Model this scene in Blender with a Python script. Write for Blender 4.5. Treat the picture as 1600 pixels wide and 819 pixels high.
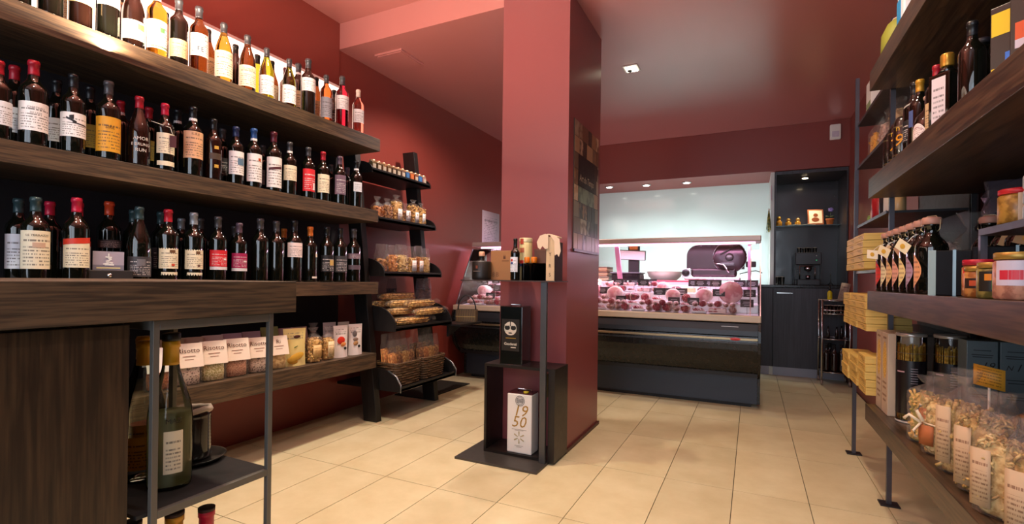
import bpy, math, random
from mathutils import Vector, Matrix
for o in list(bpy.data.objects): bpy.data.objects.remove(o)
SC = bpy.context.scene; COL = SC.collection
PI = math.pi; R = math.radians

# ------------------------------------------------------------------ camera
F = 772.7; CY = 435.0; EYE = Vector((0, 0, 0.95))
yaw, pit, rol = .4519, .0026, -.0125
c, s = math.cos(yaw), math.sin(yaw)
FW = Vector((-s, c, 0)); RT = Vector((c, s, 0)); DN = Vector((0, 0, -1))
FW, DN = math.cos(pit)*FW - math.sin(pit)*DN, math.sin(pit)*FW + math.cos(pit)*DN
RT, DN = math.cos(rol)*RT + math.sin(rol)*DN, -math.sin(rol)*RT + math.cos(rol)*DN
cam = bpy.data.cameras.new('camera'); co = bpy.data.objects.new('camera', cam); COL.objects.link(co)
m3 = Matrix((RT, -DN, -FW)).transposed()
co.matrix_world = Matrix.Translation(EYE) @ m3.to_4x4()
cam.sensor_width = 36; cam.lens = F/1600*36; cam.shift_y = (CY-409.5)/1600; cam.clip_start = .02
SC.camera = co
def at(x, y, ax, v):            # the point of a real plane (world axis ax = v) seen at a photo pixel
    d = (x-800)*RT + (y-CY)*DN + F*FW
    return EYE + d*((v-EYE[ax])/d[ax])

# ------------------------------------------------------------------ world, lights, exposure
def C(h):
    h = h.lstrip('#'); o = []
    for i in (0, 2, 4):
        u = int(h[i:i+2], 16)/255; o.append(u/12.92 if u < .04045 else ((u+.055)/1.055)**2.4)
    return (*o, 1)
W = bpy.data.worlds.new('world'); SC.world = W; W.use_nodes = True
W.node_tree.nodes['Background'].inputs[0].default_value = (.62, .78, 1, 1)
W.node_tree.nodes['Background'].inputs[1].default_value = 1.3
SC.view_settings.view_transform = 'Standard'; SC.view_settings.look = 'None'
SC.view_settings.exposure = 0.0; SC.view_settings.gamma = 1; SC.view_settings.use_curve_mapping = False
def lamp(name, kind, loc, power, col, target=None, **k):
    l = bpy.data.lights.new(name, kind); l.energy = power; l.color = col[:3]
    for a, b in k.items(): setattr(l, a, b)
    o = bpy.data.objects.new(name, l); COL.objects.link(o); o.location = loc
    if target is not None:
        o.rotation_euler = (Vector(target)-Vector(loc)).to_track_quat('-Z', 'Y').to_euler()
    return o
WARM = (1, .90, .66); NEU = (1, .88, .76)
for (x, y, z, tx, ty, p, col, sz) in [
        (-1.60, .62, 2.70, -1.45, .7, 78, WARM, 84), (-1.72, 1.75, 2.70, -1.6, 1.75, 100, WARM, 90),
        (.02, .7, 2.70, .1, .9, 42, NEU, 105), (.04, 2.0, 2.70, .05, 2.0, 58, (1, .77, .56), 105),
        (-.83, 1.5, 2.70, -.85, 1.6, 34, (1, .78, .66), 110),
        (-1.75, 3.05, 2.53, -2.3, 3.45, 100, (1, .82, .72), 130), (.04, 3.6, 2.53, .04, 3.6, 26, (1, .75, .5), 100)]:  # first spot here is added fill to brighten the snack rack and left wall
    lamp('ceiling_spot', 'SPOT', (x, y, z), p, col, (tx, ty, 0), spot_size=R(sz), spot_blend=.6, shadow_soft_size=.05)
lamp('ceiling_spot', 'SPOT', (-.83, 3.71, 2.50), 30, (1, .72, .42), (-.83, 3.75, 0), spot_size=R(110), spot_blend=.5, shadow_soft_size=.03)
for sx in (-1.57, -1.14, -.68):
    lamp('niche_spot', 'SPOT', (sx, 5.93, 2.06), 8, (.95, 1, 1), (sx, 6.1, 0), spot_size=R(120), spot_blend=.8, shadow_soft_size=.03)
lamp('niche_spot', 'SPOT', (.5, 6.08, 2.045), 22, (1, .8, .55), (.5, 6.0, 0), spot_size=R(90), spot_blend=.6, shadow_soft_size=.02)
lamp('splashback_light', 'AREA', (-.75, 5.75, 1.02), 13, (.92, 1, 1), (-.75, 6.34, 1.35), shape='RECTANGLE', size=1.6, size_y=.06)
lamp('cold_case_light', 'AREA', (-1.23, 4.5, 1.262), 26, (1, .66, .92), (-1.23, 4.4, 0), shape='RECTANGLE', size=2.5, size_y=.06)
lamp('shelf_strip_light', 'AREA', (-2.575, 1.0, 1.875), 250, (1, .78, .58), (-2.3, 1.0, 3.2), shape='RECTANGLE', size=.03, size_y=3.1)
lamp('shop_window_daylight', 'AREA', (-.6, -1.55, 1.4), 70, (.82, .9, 1), (-.6, 3, 1.1), shape='RECTANGLE', size=3.0, size_y=2.2)

# ------------------------------------------------------------------ materials
_M = {}
def nodes(name):
    m = bpy.data.materials.new(name); m.use_nodes = True
    return m, m.node_tree.nodes, m.node_tree.links, m.node_tree.nodes['Principled BSDF']
def mat(col, rough=.5, metal=0, spec=.5, coat=0, emit=0, ecol=None, name=None):
    k = (col, rough, metal, spec, coat, emit, ecol)
    if k in _M: return _M[k]
    m, n, l, b = nodes(name or 'plain_'+col.strip('#'))
    b.inputs['Base Color'].default_value = C(col); b.inputs['Roughness'].default_value = rough
    b.inputs['Metallic'].default_value = metal; b.inputs['Specular IOR Level'].default_value = spec
    b.inputs['Coat Weight'].default_value = coat; b.inputs['Coat Roughness'].default_value = .05
    if emit:
        b.inputs['Emission Color'].default_value = C(ecol or col); b.inputs['Emission Strength'].default_value = emit
    # faint procedural unevenness so that nothing is perfectly flat
    t = n.new('ShaderNodeTexNoise'); t.inputs['Scale'].default_value = 35
    r = n.new('ShaderNodeMapRange'); r.inputs[3].default_value = max(rough-.05, .02); r.inputs[4].default_value = min(rough+.08, 1)
    tc = n.new('ShaderNodeTexCoord'); l.new(tc.outputs['Object'], t.inputs['Vector'])
    l.new(t.outputs[0], r.inputs[0]); l.new(r.outputs[0], b.inputs['Roughness'])
    _M[k] = m; return m
def grain(name, c1, c2, axis, rough=.45, sc=1.0, bump=.15):
    m, n, l, b = nodes(name)
    tc = n.new('ShaderNodeTexCoord'); mp = n.new('ShaderNodeMapping')
    q = [42*sc, 42*sc, 42*sc]; q[axis] = 3.4*sc; mp.inputs['Scale'].default_value = q
    l.new(tc.outputs['Object'], mp.inputs['Vector'])
    t = n.new('ShaderNodeTexNoise'); t.inputs['Scale'].default_value = 1.0; t.inputs['Detail'].default_value = 6
    t.inputs['Distortion'].default_value = .8
    l.new(mp.outputs[0], t.inputs['Vector'])
    mp2 = n.new('ShaderNodeMapping'); q = [160*sc]*3; q[axis] = 7*sc; mp2.inputs['Scale'].default_value = q
    l.new(tc.outputs['Object'], mp2.inputs['Vector'])
    t2 = n.new('ShaderNodeTexNoise'); t2.inputs['Scale'].default_value = 1; t2.inputs['Detail'].default_value = 3
    l.new(mp2.outputs[0], t2.inputs['Vector'])
    ad = n.new('ShaderNodeMath'); ad.operation = 'ADD'; l.new(t.outputs[0], ad.inputs[0]); l.new(t2.outputs[0], ad.inputs[1])
    cr = n.new('ShaderNodeValToRGB'); cr.color_ramp.elements[0].position = .42; cr.color_ramp.elements[1].position = .60
    cr.color_ramp.elements[0].color = C(c1); cr.color_ramp.elements[1].color = C(c2)
    hf = n.new('ShaderNodeMath'); hf.operation = 'MULTIPLY'; hf.inputs[1].default_value = .5
    l.new(ad.outputs[0], hf.inputs[0]); l.new(hf.outputs[0], cr.inputs[0]); l.new(cr.outputs[0], b.inputs['Base Color'])
    bp = n.new('ShaderNodeBump'); bp.inputs['Strength'].default_value = bump; bp.inputs['Distance'].default_value = .002
    l.new(hf.outputs[0], bp.inputs['Height']); l.new(bp.outputs[0], b.inputs['Normal'])
    b.inputs['Roughness'].default_value = rough
    return m
def paint(name, col, rough=.42, var=.06, spec=.5):
    m, n, l, b = nodes(name)
    tc = n.new('ShaderNodeTexCoord'); t = n.new('ShaderNodeTexNoise'); t.inputs['Scale'].default_value = 1.3; t.inputs['Detail'].default_value = 4
    l.new(tc.outputs['Object'], t.inputs['Vector'])
    mx = n.new('ShaderNodeMixRGB'); a = C(col); mx.inputs[1].default_value = tuple(v*(1-var) for v in a[:3])+(1,)
    mx.inputs[2].default_value = tuple(v*(1+var) for v in a[:3])+(1,); l.new(t.outputs[0], mx.inputs[0]); l.new(mx.outputs[0], b.inputs['Base Color'])
    t2 = n.new('ShaderNodeTexNoise'); t2.inputs['Scale'].default_value = 260; l.new(tc.outputs['Object'], t2.inputs['Vector'])
    bp = n.new('ShaderNodeBump'); bp.inputs['Strength'].default_value = .08; bp.inputs['Distance'].default_value = .001
    l.new(t2.outputs[0], bp.inputs['Height']); l.new(bp.outputs[0], b.inputs['Normal'])
    b.inputs['Roughness'].default_value = rough; b.inputs['Specular IOR Level'].default_value = spec
    return m
def speckle(name, c1, c2, scale, rough=.5, thr=.5, soft=.08, bump=0):
    m, n, l, b = nodes(name)
    tc = n.new('ShaderNodeTexCoord'); t = n.new('ShaderNodeTexNoise'); t.inputs['Scale'].default_value = scale; t.inputs['Detail'].default_value = 3
    l.new(tc.outputs['Object'], t.inputs['Vector'])
    cr = n.new('ShaderNodeValToRGB'); e = cr.color_ramp.elements; e[0].position = thr-soft; e[1].position = thr+soft; e[0].color = C(c1); e[1].color = C(c2)
    l.new(t.outputs[0], cr.inputs[0]); l.new(cr.outputs[0], b.inputs['Base Color']); b.inputs['Roughness'].default_value = rough
    if bump:
        bp = n.new('ShaderNodeBump'); bp.inputs['Strength'].default_value = bump; bp.inputs['Distance'].default_value = .003
        l.new(t.outputs[0], bp.inputs['Height']); l.new(bp.outputs[0], b.inputs['Normal'])
    return m
def pr(col, ink='#2a2622', rows=11, lo=.06, hi=.62, dens=.52, rough=.55):
    """printed paper: rows of small broken dashes in UV space between lo and hi, one larger headline above"""
    k = ('pr', col, ink, rows, lo, hi, dens)
    if k in _M: return _M[k]
    m, n, l, b = nodes('printed_'+col.strip('#'))
    uv = n.new('ShaderNodeUVMap'); sp = n.new('ShaderNodeSeparateXYZ'); l.new(uv.outputs[0], sp.inputs[0])
    def ma(op, a, bb=None, cc=None):
        x = n.new('ShaderNodeMath'); x.operation = op
        for i, v in enumerate((a, bb, cc)):
            if v is None: continue
            if isinstance(v, (int, float)): x.inputs[i].default_value = v
            else: l.new(v, x.inputs[i])
        return x.outputs[0]
    U, V = sp.outputs[0], sp.outputs[1]
    def band(rws, a, z, fill, du, dn):
        vv = ma('MULTIPLY', V, rws); fr = ma('FRACT', vv); row = ma('FLOOR', vv)
        on = ma('LESS_THAN', fr, fill); on = ma('MULTIPLY', on, ma('GREATER_THAN', V, a)); on = ma('MULTIPLY', on, ma('LESS_THAN', V, z))
        on = ma('MULTIPLY', on, ma('GREATER_THAN', U, .12)); on = ma('MULTIPLY', on, ma('LESS_THAN', U, .88))
        cx = n.new('ShaderNodeCombineXYZ'); l.new(ma('MULTIPLY', U, du), cx.inputs[0]); l.new(ma('MULTIPLY', row, 7.3), cx.inputs[1])
        t = n.new('ShaderNodeTexNoise'); t.inputs['Scale'].default_value = 1; t.inputs['Detail'].default_value = 0; l.new(cx.outputs[0], t.inputs['Vector'])
        return ma('MULTIPLY', on, ma('GREATER_THAN', t.outputs[0], dn))
    a = band(rows, lo, hi, .42, 34, 1-dens); h = band(14, .715, .785, .72, 22, .46)
    f = ma('MULTIPLY', ma('MAXIMUM', a, h), .75)
    mx = n.new('ShaderNodeMixRGB'); mx.inputs[1].default_value = C(col); mx.inputs[2].default_value = C(ink)
    l.new(f, mx.inputs[0]); l.new(mx.outputs[0], b.inputs['Base Color']); b.inputs['Roughness'].default_value = rough
    _M[k] = m; return m
def film(name, tint, gloss=.28, bumpy=60, op=.05):
    """crinkled clear wrapper"""
    m, n, l, b = nodes(name); n.remove(b); out = n['Material Output']
    tr = n.new('ShaderNodeBsdfTransparent'); gl = n.new('ShaderNodeBsdfGlossy'); df = n.new('ShaderNodeBsdfDiffuse')
    gl.inputs['Roughness'].default_value = .12; df.inputs['Color'].default_value = C(tint); gl.inputs['Color'].default_value = (1, 1, 1, 1)
    tc = n.new('ShaderNodeTexCoord'); t = n.new('ShaderNodeTexNoise'); t.inputs['Scale'].default_value = bumpy; t.inputs['Detail'].default_value = 4
    l.new(tc.outputs['Object'], t.inputs['Vector'])
    bp = n.new('ShaderNodeBump'); bp.inputs['Strength'].default_value = .9; bp.inputs['Distance'].default_value = .01
    l.new(t.outputs[0], bp.inputs['Height']); l.new(bp.outputs[0], gl.inputs['Normal'])
    lw = n.new('ShaderNodeLayerWeight'); lw.inputs[0].default_value = gloss; l.new(bp.outputs[0], lw.inputs['Normal'])
    m1 = n.new('ShaderNodeMixShader'); m1.inputs[0].default_value = op; l.new(tr.outputs[0], m1.inputs[1]); l.new(df.outputs[0], m1.inputs[2])
    m2 = n.new('ShaderNodeMixShader'); l.new(lw.outputs['Facing'], m2.inputs[0]); l.new(m1.outputs[0], m2.inputs[1]); l.new(gl.outputs[0], m2.inputs[2])
    mm = n.new('ShaderNodeMath'); mm.operation = 'MULTIPLY'; mm.inputs[1].default_value = .32; l.new(lw.outputs['Facing'], mm.inputs[0]); l.new(mm.outputs[0], m2.inputs[0])
    l.new(m2.outputs[0], out.inputs[0]); return m
def clear(name, tint=(1, 1, 1, 1), f=.12):
    m, n, l, b = nodes(name); n.remove(b); out = n['Material Output']
    tr = n.new('ShaderNodeBsdfTransparent'); tr.inputs[0].default_value = tint
    gl = n.new('ShaderNodeBsdfGlossy'); gl.inputs['Roughness'].default_value = .02
    lw = n.new('ShaderNodeFresnel'); lw.inputs[0].default_value = 1.45
    mx = n.new('ShaderNodeMixShader'); l.new(lw.outputs[0], mx.inputs[0]); l.new(tr.outputs[0], mx.inputs[1]); l.new(gl.outputs[0], mx.inputs[2])
    l.new(mx.outputs[0], out.inputs[0]); return m
def glass(name, col, rough=.02, trans=1.0, ior=1.33):
    m, n, l, b = nodes(name); b.inputs['Base Color'].default_value = C(col); b.inputs['Roughness'].default_value = rough
    b.inputs['Transmission Weight'].default_value = trans; b.inputs['IOR'].default_value = ior; b.inputs['Coat Weight'].default_value = .5
    b.inputs['Coat Roughness'].default_value = .03
    return m
M_wall = paint('burgundy_wall_paint', '#84382f', .42)
M_ceil = paint('burgundy_ceiling_paint', '#b06c66', .28, spec=.8)
M_pil = paint('burgundy_pillar_paint', '#864546', .36)
M_woodY = grain('wenge_board', '#33261a', '#5c4732', 1, .58, 1.3, .08)
M_woodZ = grain('wenge_door', '#24180f', '#42301f', 2, .42, .9, .08)
M_dark = grain('black_stained_wood', '#0b0909', '#1c1716', 2, .45)
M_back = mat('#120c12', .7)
M_steel = mat('#5a5a5c', .38, .75)
M_frame = mat('#6d6a64', .45, .55)
M_chrome = mat('#c8c8c8', .15, 1)
M_blk = mat('#0d0d0e', .28)
M_blkm = mat('#141315', .55)
M_plate = mat('#2a292b', .5, .3)
M_card = mat('#efe6d6', .6)
M_ink = mat('#201c1a', .6)
def milky(name, col, f):
    m, n, l, b = nodes(name); n.remove(b); out = n['Material Output']
    tr = n.new('ShaderNodeBsdfTransparent'); tr.inputs[0].default_value = C(col); df = n.new('ShaderNodeBsdfDiffuse'); df.inputs[0].default_value = C(col); tl_ = n.new('ShaderNodeBsdfTranslucent'); tl_.inputs[0].default_value = C(col)
    a = n.new('ShaderNodeMixShader'); l.new(df.outputs[0], a.inputs[1]); l.new(tl_.outputs[0], a.inputs[2]); x = n.new('ShaderNodeMixShader'); x.inputs[0].default_value = f
    l.new(tr.outputs[0], x.inputs[1]); l.new(a.outputs[0], x.inputs[2]); l.new(x.outputs[0], out.inputs[0]); return m
M_white = mat('#e8e6e2', .45)
M_glass = clear('case_glass')
M_film = film('cellophane', '#e8e0d8')
M_filmd = film('dark_cellophane', '#6a6070', .4, 45, .25)

# ------------------------------------------------------------------ mesh builder
class B:
    def __init__(s): s.v = []; s.f = []; s.sm = []; s.uv = {}
    def add(s, vs, fs, M=None, smooth=False):
        o = len(s.v); s.v += [tuple(M @ Vector(p)) for p in vs] if M else [tuple(p) for p in vs]
        for f in fs: s.f.append(tuple(o+i for i in f)); s.sm.append(smooth)
        return s
    def box(s, x0, x1, y0, y1, z0, z1, M=None):
        vs = [(x, y, z) for z in (z0, z1) for y in (y0, y1) for x in (x0, x1)]
        return s.add(vs, [(0, 2, 3, 1), (4, 5, 7, 6), (0, 1, 5, 4), (2, 6, 7, 3), (0, 4, 6, 2), (1, 3, 7, 5)], M)
    def bx(s, cx, cy, z0, w, d, h, M=None): return s.box(cx-w/2, cx+w/2, cy-d/2, cy+d/2, z0, z0+h, M)
    def lathe(s, prof, n=20, M=None, cap=True):
        vs = []; fs = []
        for r, z in prof:
            for i in range(n): a = 2*PI*i/n; vs.append((r*math.cos(a), r*math.sin(a), z))
        for j in range(len(prof)-1):
            for i in range(n):
                k = (i+1) % n; fs.append((j*n+i, j*n+k, (j+1)*n+k, (j+1)*n+i))
        if cap:
            fs.append(tuple(range(n))[::-1]); fs.append(tuple((len(prof)-1)*n+i for i in range(n)))
        return s.add(vs, fs, M, True)
    def cyl(s, p0, p1, r, n=10, r1=None):
        p0 = Vector(p0); p1 = Vector(p1); d = p1-p0
        M = Matrix.Translation(p0) @ d.to_track_quat('Z', 'Y').to_matrix().to_4x4()
        return s.lathe([(r, 0), (r if r1 is None else r1, d.length)], n, M)
    def tube(s, pts, r, n=8, closed=False):
        P = [Vector(p) for p in pts]; vs = []; fs = []; L = len(P)
        for i, p in enumerate(P):
            a = P[(i-1) % L] if (closed or i > 0) else p; b = P[(i+1) % L] if (closed or i < L-1) else p
            q = (b-a).to_track_quat('Z', 'Y').to_matrix()
            for k in range(n): t = 2*PI*k/n; vs.append(p + q @ Vector((r*math.cos(t), r*math.sin(t), 0)))
        for i in range(L if closed else L-1):
            j = (i+1) % L
            for k in range(n): m = (k+1) % n; fs.append((i*n+k, i*n+m, j*n+m, j*n+k))
        if not closed: fs += [tuple(range(n))[::-1], tuple((L-1)*n+k for k in range(n))]
        return s.add(vs, fs, None, True)
    def prism(s, poly, ax, a, b):      # polygon in the two other axes, extruded along ax from a to b
        n = len(poly); vs = []
        for t in (a, b):
            for p in poly: q = [p[0], p[1]]; q.insert(ax, t); vs.append(tuple(q))
        fs = [tuple(range(n)), tuple(range(n, 2*n))[::-1]] + [(i, (i+1) % n, n+(i+1) % n, n+i)[::-1] for i in range(n)]
        return s.add(vs, fs)
    def ell(s, c, r, n=10, m=6, M=None):
        T = Matrix.Translation(c) @ Matrix.Diagonal((r[0], r[1], r[2], 1))
        if M: T = Matrix.Translation(c) @ M @ Matrix.Diagonal((r[0], r[1], r[2], 1))
        return s.lathe([(max(math.sin(PI*j/m), .02), -math.cos(PI*j/m)) for j in range(m+1)], n, T)
    def sheet(s, nu, nv, fn, uv=True):  # fn(u,v)->point ; keeps uv
        o = len(s.v)
        for j in range(nv+1):
            for i in range(nu+1): s.v.append(tuple(fn(i/nu, j/nv))); s.uv[len(s.v)-1] = (i/nu, j/nv)
        for j in range(nv):
            for i in range(nu):
                a = o+j*(nu+1)+i; s.f.append((a, a+1, a+nu+2, a+nu+1)); s.sm.append(True)
        return s
    def mesh(s, name, m):
        me = bpy.data.meshes.new(name); me.from_pydata(s.v, [], s.f); me.polygons.foreach_set('use_smooth', s.sm)
        if s.uv:
            ul = me.uv_layers.new(name='UVMap')
            for lp in me.loops: ul.data[lp.index].uv = s.uv.get(lp.vertex_index, (0, 0))
        if m: me.materials.append(m)
        me.update(); return me
    def obj(s, name, m, parent=None, bev=0, solid=0, loc=None):
        return place(s.mesh(name, m), name, parent, bev, solid, loc)
def place(me, name, parent=None, bev=0, solid=0, loc=None):
    o = bpy.data.objects.new(name, me); COL.objects.link(o)
    if parent: o.parent = parent
    if loc: o.location = loc
    if solid: q = o.modifiers.new('s', 'SOLIDIFY'); q.thickness = solid; q.offset = 0
    if bev: q = o.modifiers.new('b', 'BEVEL'); q.width = bev; q.segments = 2; q.limit_method = 'ANGLE'
    return o
def tag(o, label, cat, group=None):
    o['label'] = label; o['category'] = cat
    if group: o['group'] = group
    return o
def T(name, label, cat, loc=(0, 0, 0), rz=0, group=None):
    o = bpy.data.objects.new(name, None); COL.objects.link(o); o.empty_display_size = .05
    o.location = loc; o.rotation_euler = (0, 0, rz); return tag(o, label, cat, group)
def S(o): o['kind'] = 'structure'; return o
def stuff(o): o['kind'] = 'stuff'; return o
def dup(o, loc, rz, label, parent=None):
    r = o.copy(); COL.objects.link(r)
    if parent is None: r.location = loc; r.rotation_euler = (0, 0, rz); r['label'] = label
    else: r.parent = parent
    for ch in [c for c in KIDS.get(o.name, [])]:
        d = dup(ch, None, None, None, r); KIDS.setdefault(r.name, []).append(d)
    return r
KIDS = {}
def kids(o):
    KIDS[o.name] = [c for c in COL.objects if c.parent == o]
    for c in KIDS[o.name]: kids(c)
_TX = {}
def text(s, size, parent, m, loc=(0, 0, 0), rz=0, wrap=None, italic=0, name='lettering', rx=PI/2, bold=0, sx=1.0):
    """lettering standing in the local XZ plane facing -Y (or wrapped round a vertical cylinder of radius wrap)"""
    k = (s, size, wrap, italic, bold, m.name, sx)
    if k not in _TX:
        cu = bpy.data.curves.new('t', 'FONT'); cu.body = s; cu.size = size; cu.align_x = 'CENTER'; cu.align_y = 'CENTER'; cu.shear = italic; cu.offset = bold
        cu.resolution_u = 2; cu.space_line = .8
        o = bpy.data.objects.new('t', cu); COL.objects.link(o); bpy.context.view_layer.update()
        me = bpy.data.meshes.new_from_object(o.evaluated_get(bpy.context.evaluated_depsgraph_get()))
        bpy.data.objects.remove(o)
        for v in me.vertices:
            x, y = v.co.x*sx, v.co.y
            if wrap: a = x/wrap; v.co = (wrap*math.sin(a), -wrap*math.cos(a), y)
            else: v.co = (x, 0, y)
        me.materials.clear(); me.materials.append(m); _TX[k] = me
    o = bpy.data.objects.new(name, _TX[k]); COL.objects.link(o); o.parent = parent; o.location = loc; o.rotation_euler = (0, 0, rz)
    return o
ORD = 'first second third fourth fifth sixth seventh eighth ninth tenth eleventh twelfth thirteenth fourteenth fifteenth sixteenth seventeenth eighteenth nineteenth twentieth twenty-first twenty-second twenty-third twenty-fourth twenty-fifth twenty-sixth twenty-seventh twenty-eighth twenty-ninth thirtieth'.split()
ORD += ['thirty-'+w for w in ORD[:9]] + ['fortieth'] + ['forty-'+w for w in ORD[:9]]
rnd = random.Random(7)
XP, YN, XN = PI/2, 0, -PI/2     # front turned to +X, -Y, -X
exec_parts = None

# ================================================================== THE ROOM
XL, XR, YB, YF = -2.63, .84, 5.72, -1.7
H1, H2, YS = 2.73, 2.55, 2.58
# floor: 30 x 60 cm porcelain tiles, every one a piece, over dark grout
fl = S(B().box(XL-.1, XR+.1, YF, 6.45, -.06, -.006).obj('floor', mat('#3a2f24', .8)))
def tile_mat():
    m, n, l, b = nodes('porcelain_tile')
    oi = n.new('ShaderNodeObjectInfo'); tc = n.new('ShaderNodeTexCoord'); ad = n.new('ShaderNodeVectorMath'); ad.operation = 'ADD'
    l.new(tc.outputs['Object'], ad.inputs[0]); l.new(oi.outputs['Location'], ad.inputs[1])
    t = n.new('ShaderNodeTexNoise'); t.inputs['Scale'].default_value = 5; t.inputs['Detail'].default_value = 7; t.inputs['Roughness'].default_value = .65
    l.new(ad.outputs[0], t.inputs['Vector'])
    cr = n.new('ShaderNodeValToRGB'); e = cr.color_ramp.elements; e[0].position = .3; e[1].position = .75; e[0].color = C('#c6b892'); e[1].color = C('#d8ceac')
    l.new(t.outputs[0], cr.inputs[0]); hs = n.new('ShaderNodeHueSaturation'); mr = n.new('ShaderNodeMapRange'); mr.inputs[3].default_value = .95; mr.inputs[4].default_value = 1.05
    l.new(oi.outputs['Random'], mr.inputs[0]); l.new(mr.outputs[0], hs.inputs['Value']); l.new(cr.outputs[0], hs.inputs['Color']); l.new(hs.outputs[0], b.inputs['Base Color'])
    r2 = n.new('ShaderNodeMapRange'); r2.inputs[3].default_value = .30; r2.inputs[4].default_value = .48; l.new(t.outputs[0], r2.inputs[0]); l.new(r2.outputs[0], b.inputs['Roughness'])
    return m
tm = tile_mat(); tw, tl, g = .300, .608, .0016
tmesh = B().box(-tw/2+g, tw/2-g, -tl/2+g, tl/2-g, -.008, 0).mesh('tile', tm)
for j in range(-3, 8):
    for i in range(-9, 4):
        x0 = -.069+i*tw; y0 = 1.874+j*tl; x1 = x0+tw; y1 = y0+tl
        if x1 < XL+.02 or x0 > XR-.02 or y0 > 6.3: continue
        a, b2 = max(x0, XL), min(x1, XR)
        if b2-a < tw-.001:
            me = B().box(a+g-x0-tw/2, b2-g-x0-tw/2, -tl/2+g, tl/2-g, -.008, 0).mesh('tile', tm)
        else: me = tmesh
        o = place(me, 'tile', fl, loc=(x0+tw/2, y0+tl/2, 0))
S(B().box(XL-.12, XL, YF, 6.45, -.05, H1+.1).obj('wall_left', M_wall))
wp = S(B().box(XL, XL+.012, YF, YS, 0, H1).obj('trim_1', M_wall))            # wall lining that ends at the beam
S(B().box(XR, XR+.12, YF, 6.45, -.05, H1+.1).obj('wall_right', M_wall))
# back wall: header over the counter niche, niche of back-painted glass, dark cupboard niche
wb = S(B().box(XL, XR, YB, 6.42, 2.095, H1).obj('wall_back', M_wall))
S(B().box(XL, .2, 6.36, 6.42, -.05, 2.095).obj('trim_2', mat('#cfe0dc', .12, coat=.4, name='back_painted_glass')))
S(B().box(.2, XR, 6.38, 6.42, -.05, 2.095).obj('trim_8', M_wall))
S(B().box(.165, .2, 5.78, 6.36, 0, 2.095).obj('trim_3', mat('#d5ddd8', .3)))
S(B().box(XL-.1, XR+.1, YS, 6.45, H2, H2+.06).box(XL-.1, XR+.1, YF, YS, H1, H1+.06).box(XL-.1, XR+.1, YS, YS+.06, H2+.06, H1).obj('ceiling', M_ceil))
# column
pl = S(B().box(-1.325, -.915, YS-.004, 3.20, 0, H1+.02).obj('wall_column', M_pil))
S(B().prism([(-1.335, YS-.012), (-.903, YS-.012), (-.903, 3.212), (-.915, 3.212), (-.915, YS), (-1.335, YS)], 2, 0, .02).obj('baseboard_column', mat('#4a201d', .45)))
# shop front behind the camera: sill, piers and lintel round two tall windows
S(B().box(XL, XR, YF-.1, YF, 0, .35).box(XL, XR, YF-.1, YF, 2.4, H1).box(XL, -2.3, YF-.1, YF, .35, 2.4).box(-1.1, -.75, YF-.1, YF, .35, 2.4).box(.6, XR, YF-.1, YF, .35, 2.4).obj('wall_front', M_wall))
for k, (a, b2) in enumerate(((-2.3, -1.1), (-.75, .6))):
    S(B().box(a, b2, YF-.08, YF-.03, .35, .39).box(a, b2, YF-.08, YF-.03, 2.36, 2.4).box(a, a+.04, YF-.08, YF-.03, .39, 2.36).box(b2-.04, b2, YF-.08, YF-.03, .39, 2.36).obj('window_%d' % (k+1), M_steel))
    B().box(a+.04, b2-.04, YF-.06, YF-.055, .39, 2.36).obj('pane', M_glass, COL.objects['window_%d' % (k+1)])
# access panel in the low ceiling, recessed ceiling lamp, niche downlights, alarm sensor
S(B().box(-2.45, -2.21, 2.745, 3.005, H2-.012, H2+.01).obj('trim_4', M_ceil, bev=.002))
S(B().box(-2.435, -2.225, 2.76, 2.99, H2-.016, H2-.01).obj('trim_5', M_ceil))
t = T('ceiling_lamp', 'small square recessed ceiling lamp in the burgundy ceiling right of the column', 'lamp', (-.83, 3.72, H2))
B().box(-.055, .055, -.06, .06, -.006, .0).obj('lamp_frame', M_white, t, bev=.002)
B().box(-.04, .04, -.045, .045, -.012, -.006).obj('lamp_glass', mat('#ffffff', .4, emit=7, ecol='#fff0d0'), t)
B().lathe([(.017, -.02), (.017, -.0125)], 12).obj('bulb_cap', M_blk, t, loc=(-.015, .01, 0))
for k, (px, py, w) in enumerate([(952, 292, 'leftmost'), (1010, 289, 'middle'), (1073, 285, 'rightmost')]):
    p = at(px, py, 2, 2.095)
    t = T('downlight', 'oval steel downlight in the niche soffit above the cold case, %s of three' % w, 'lamp', p, 0, 'niche downlights')
    B().lathe([(.05, -.008), (.056, 0)], 20).obj('lamp_ring', M_chrome, t)
    B().lathe([(.034, -.011), (.036, -.0082)], 16).obj('lamp_glass', mat('#ffffff', .4, emit=9, ecol='#fff6e8'), t)
t = T('downlight', 'small lit downlight in the top of the dark coffee niche', 'lamp', (.49, 6.0, 2.0595))
B().lathe([(.038, -.008), (.042, 0)], 18).obj('lamp_ring', M_chrome, t); B().lathe([(.026, -.012), (.028, -.0082)], 14).obj('lamp_glass', mat('#ffffff', .4, emit=12, ecol='#ffe2b8'), t)
t = T('motion_sensor', 'white box-shaped alarm sensor high on the header wall by the right corner', 'sensor', (.715, YB, 2.43))
B().box(-.045, .045, -.045, 0, -.075, .07).obj('sensor_body', M_white, t, bev=.008); B().box(-.03, .03, -.049, -.045, -.055, .0).obj('sensor_lens', mat('#c9c2d4', .25), t, bev=.002)
# backing panel behind the lower wine shelves
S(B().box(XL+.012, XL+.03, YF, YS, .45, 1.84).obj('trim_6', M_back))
# floor mat at the rack
tag(B().prism([(-2.60, 3.2), (-2.29, 3.2), (-2.285, 3.86), (-2.60, 3.86)], 2, .001, .008).obj('floor_mat', speckle('rubber_mat', '#17140f', '#2a251d', 300, .9)), 'thin dark floor mat under the end of the snack rack by the wall', 'mat')
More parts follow.
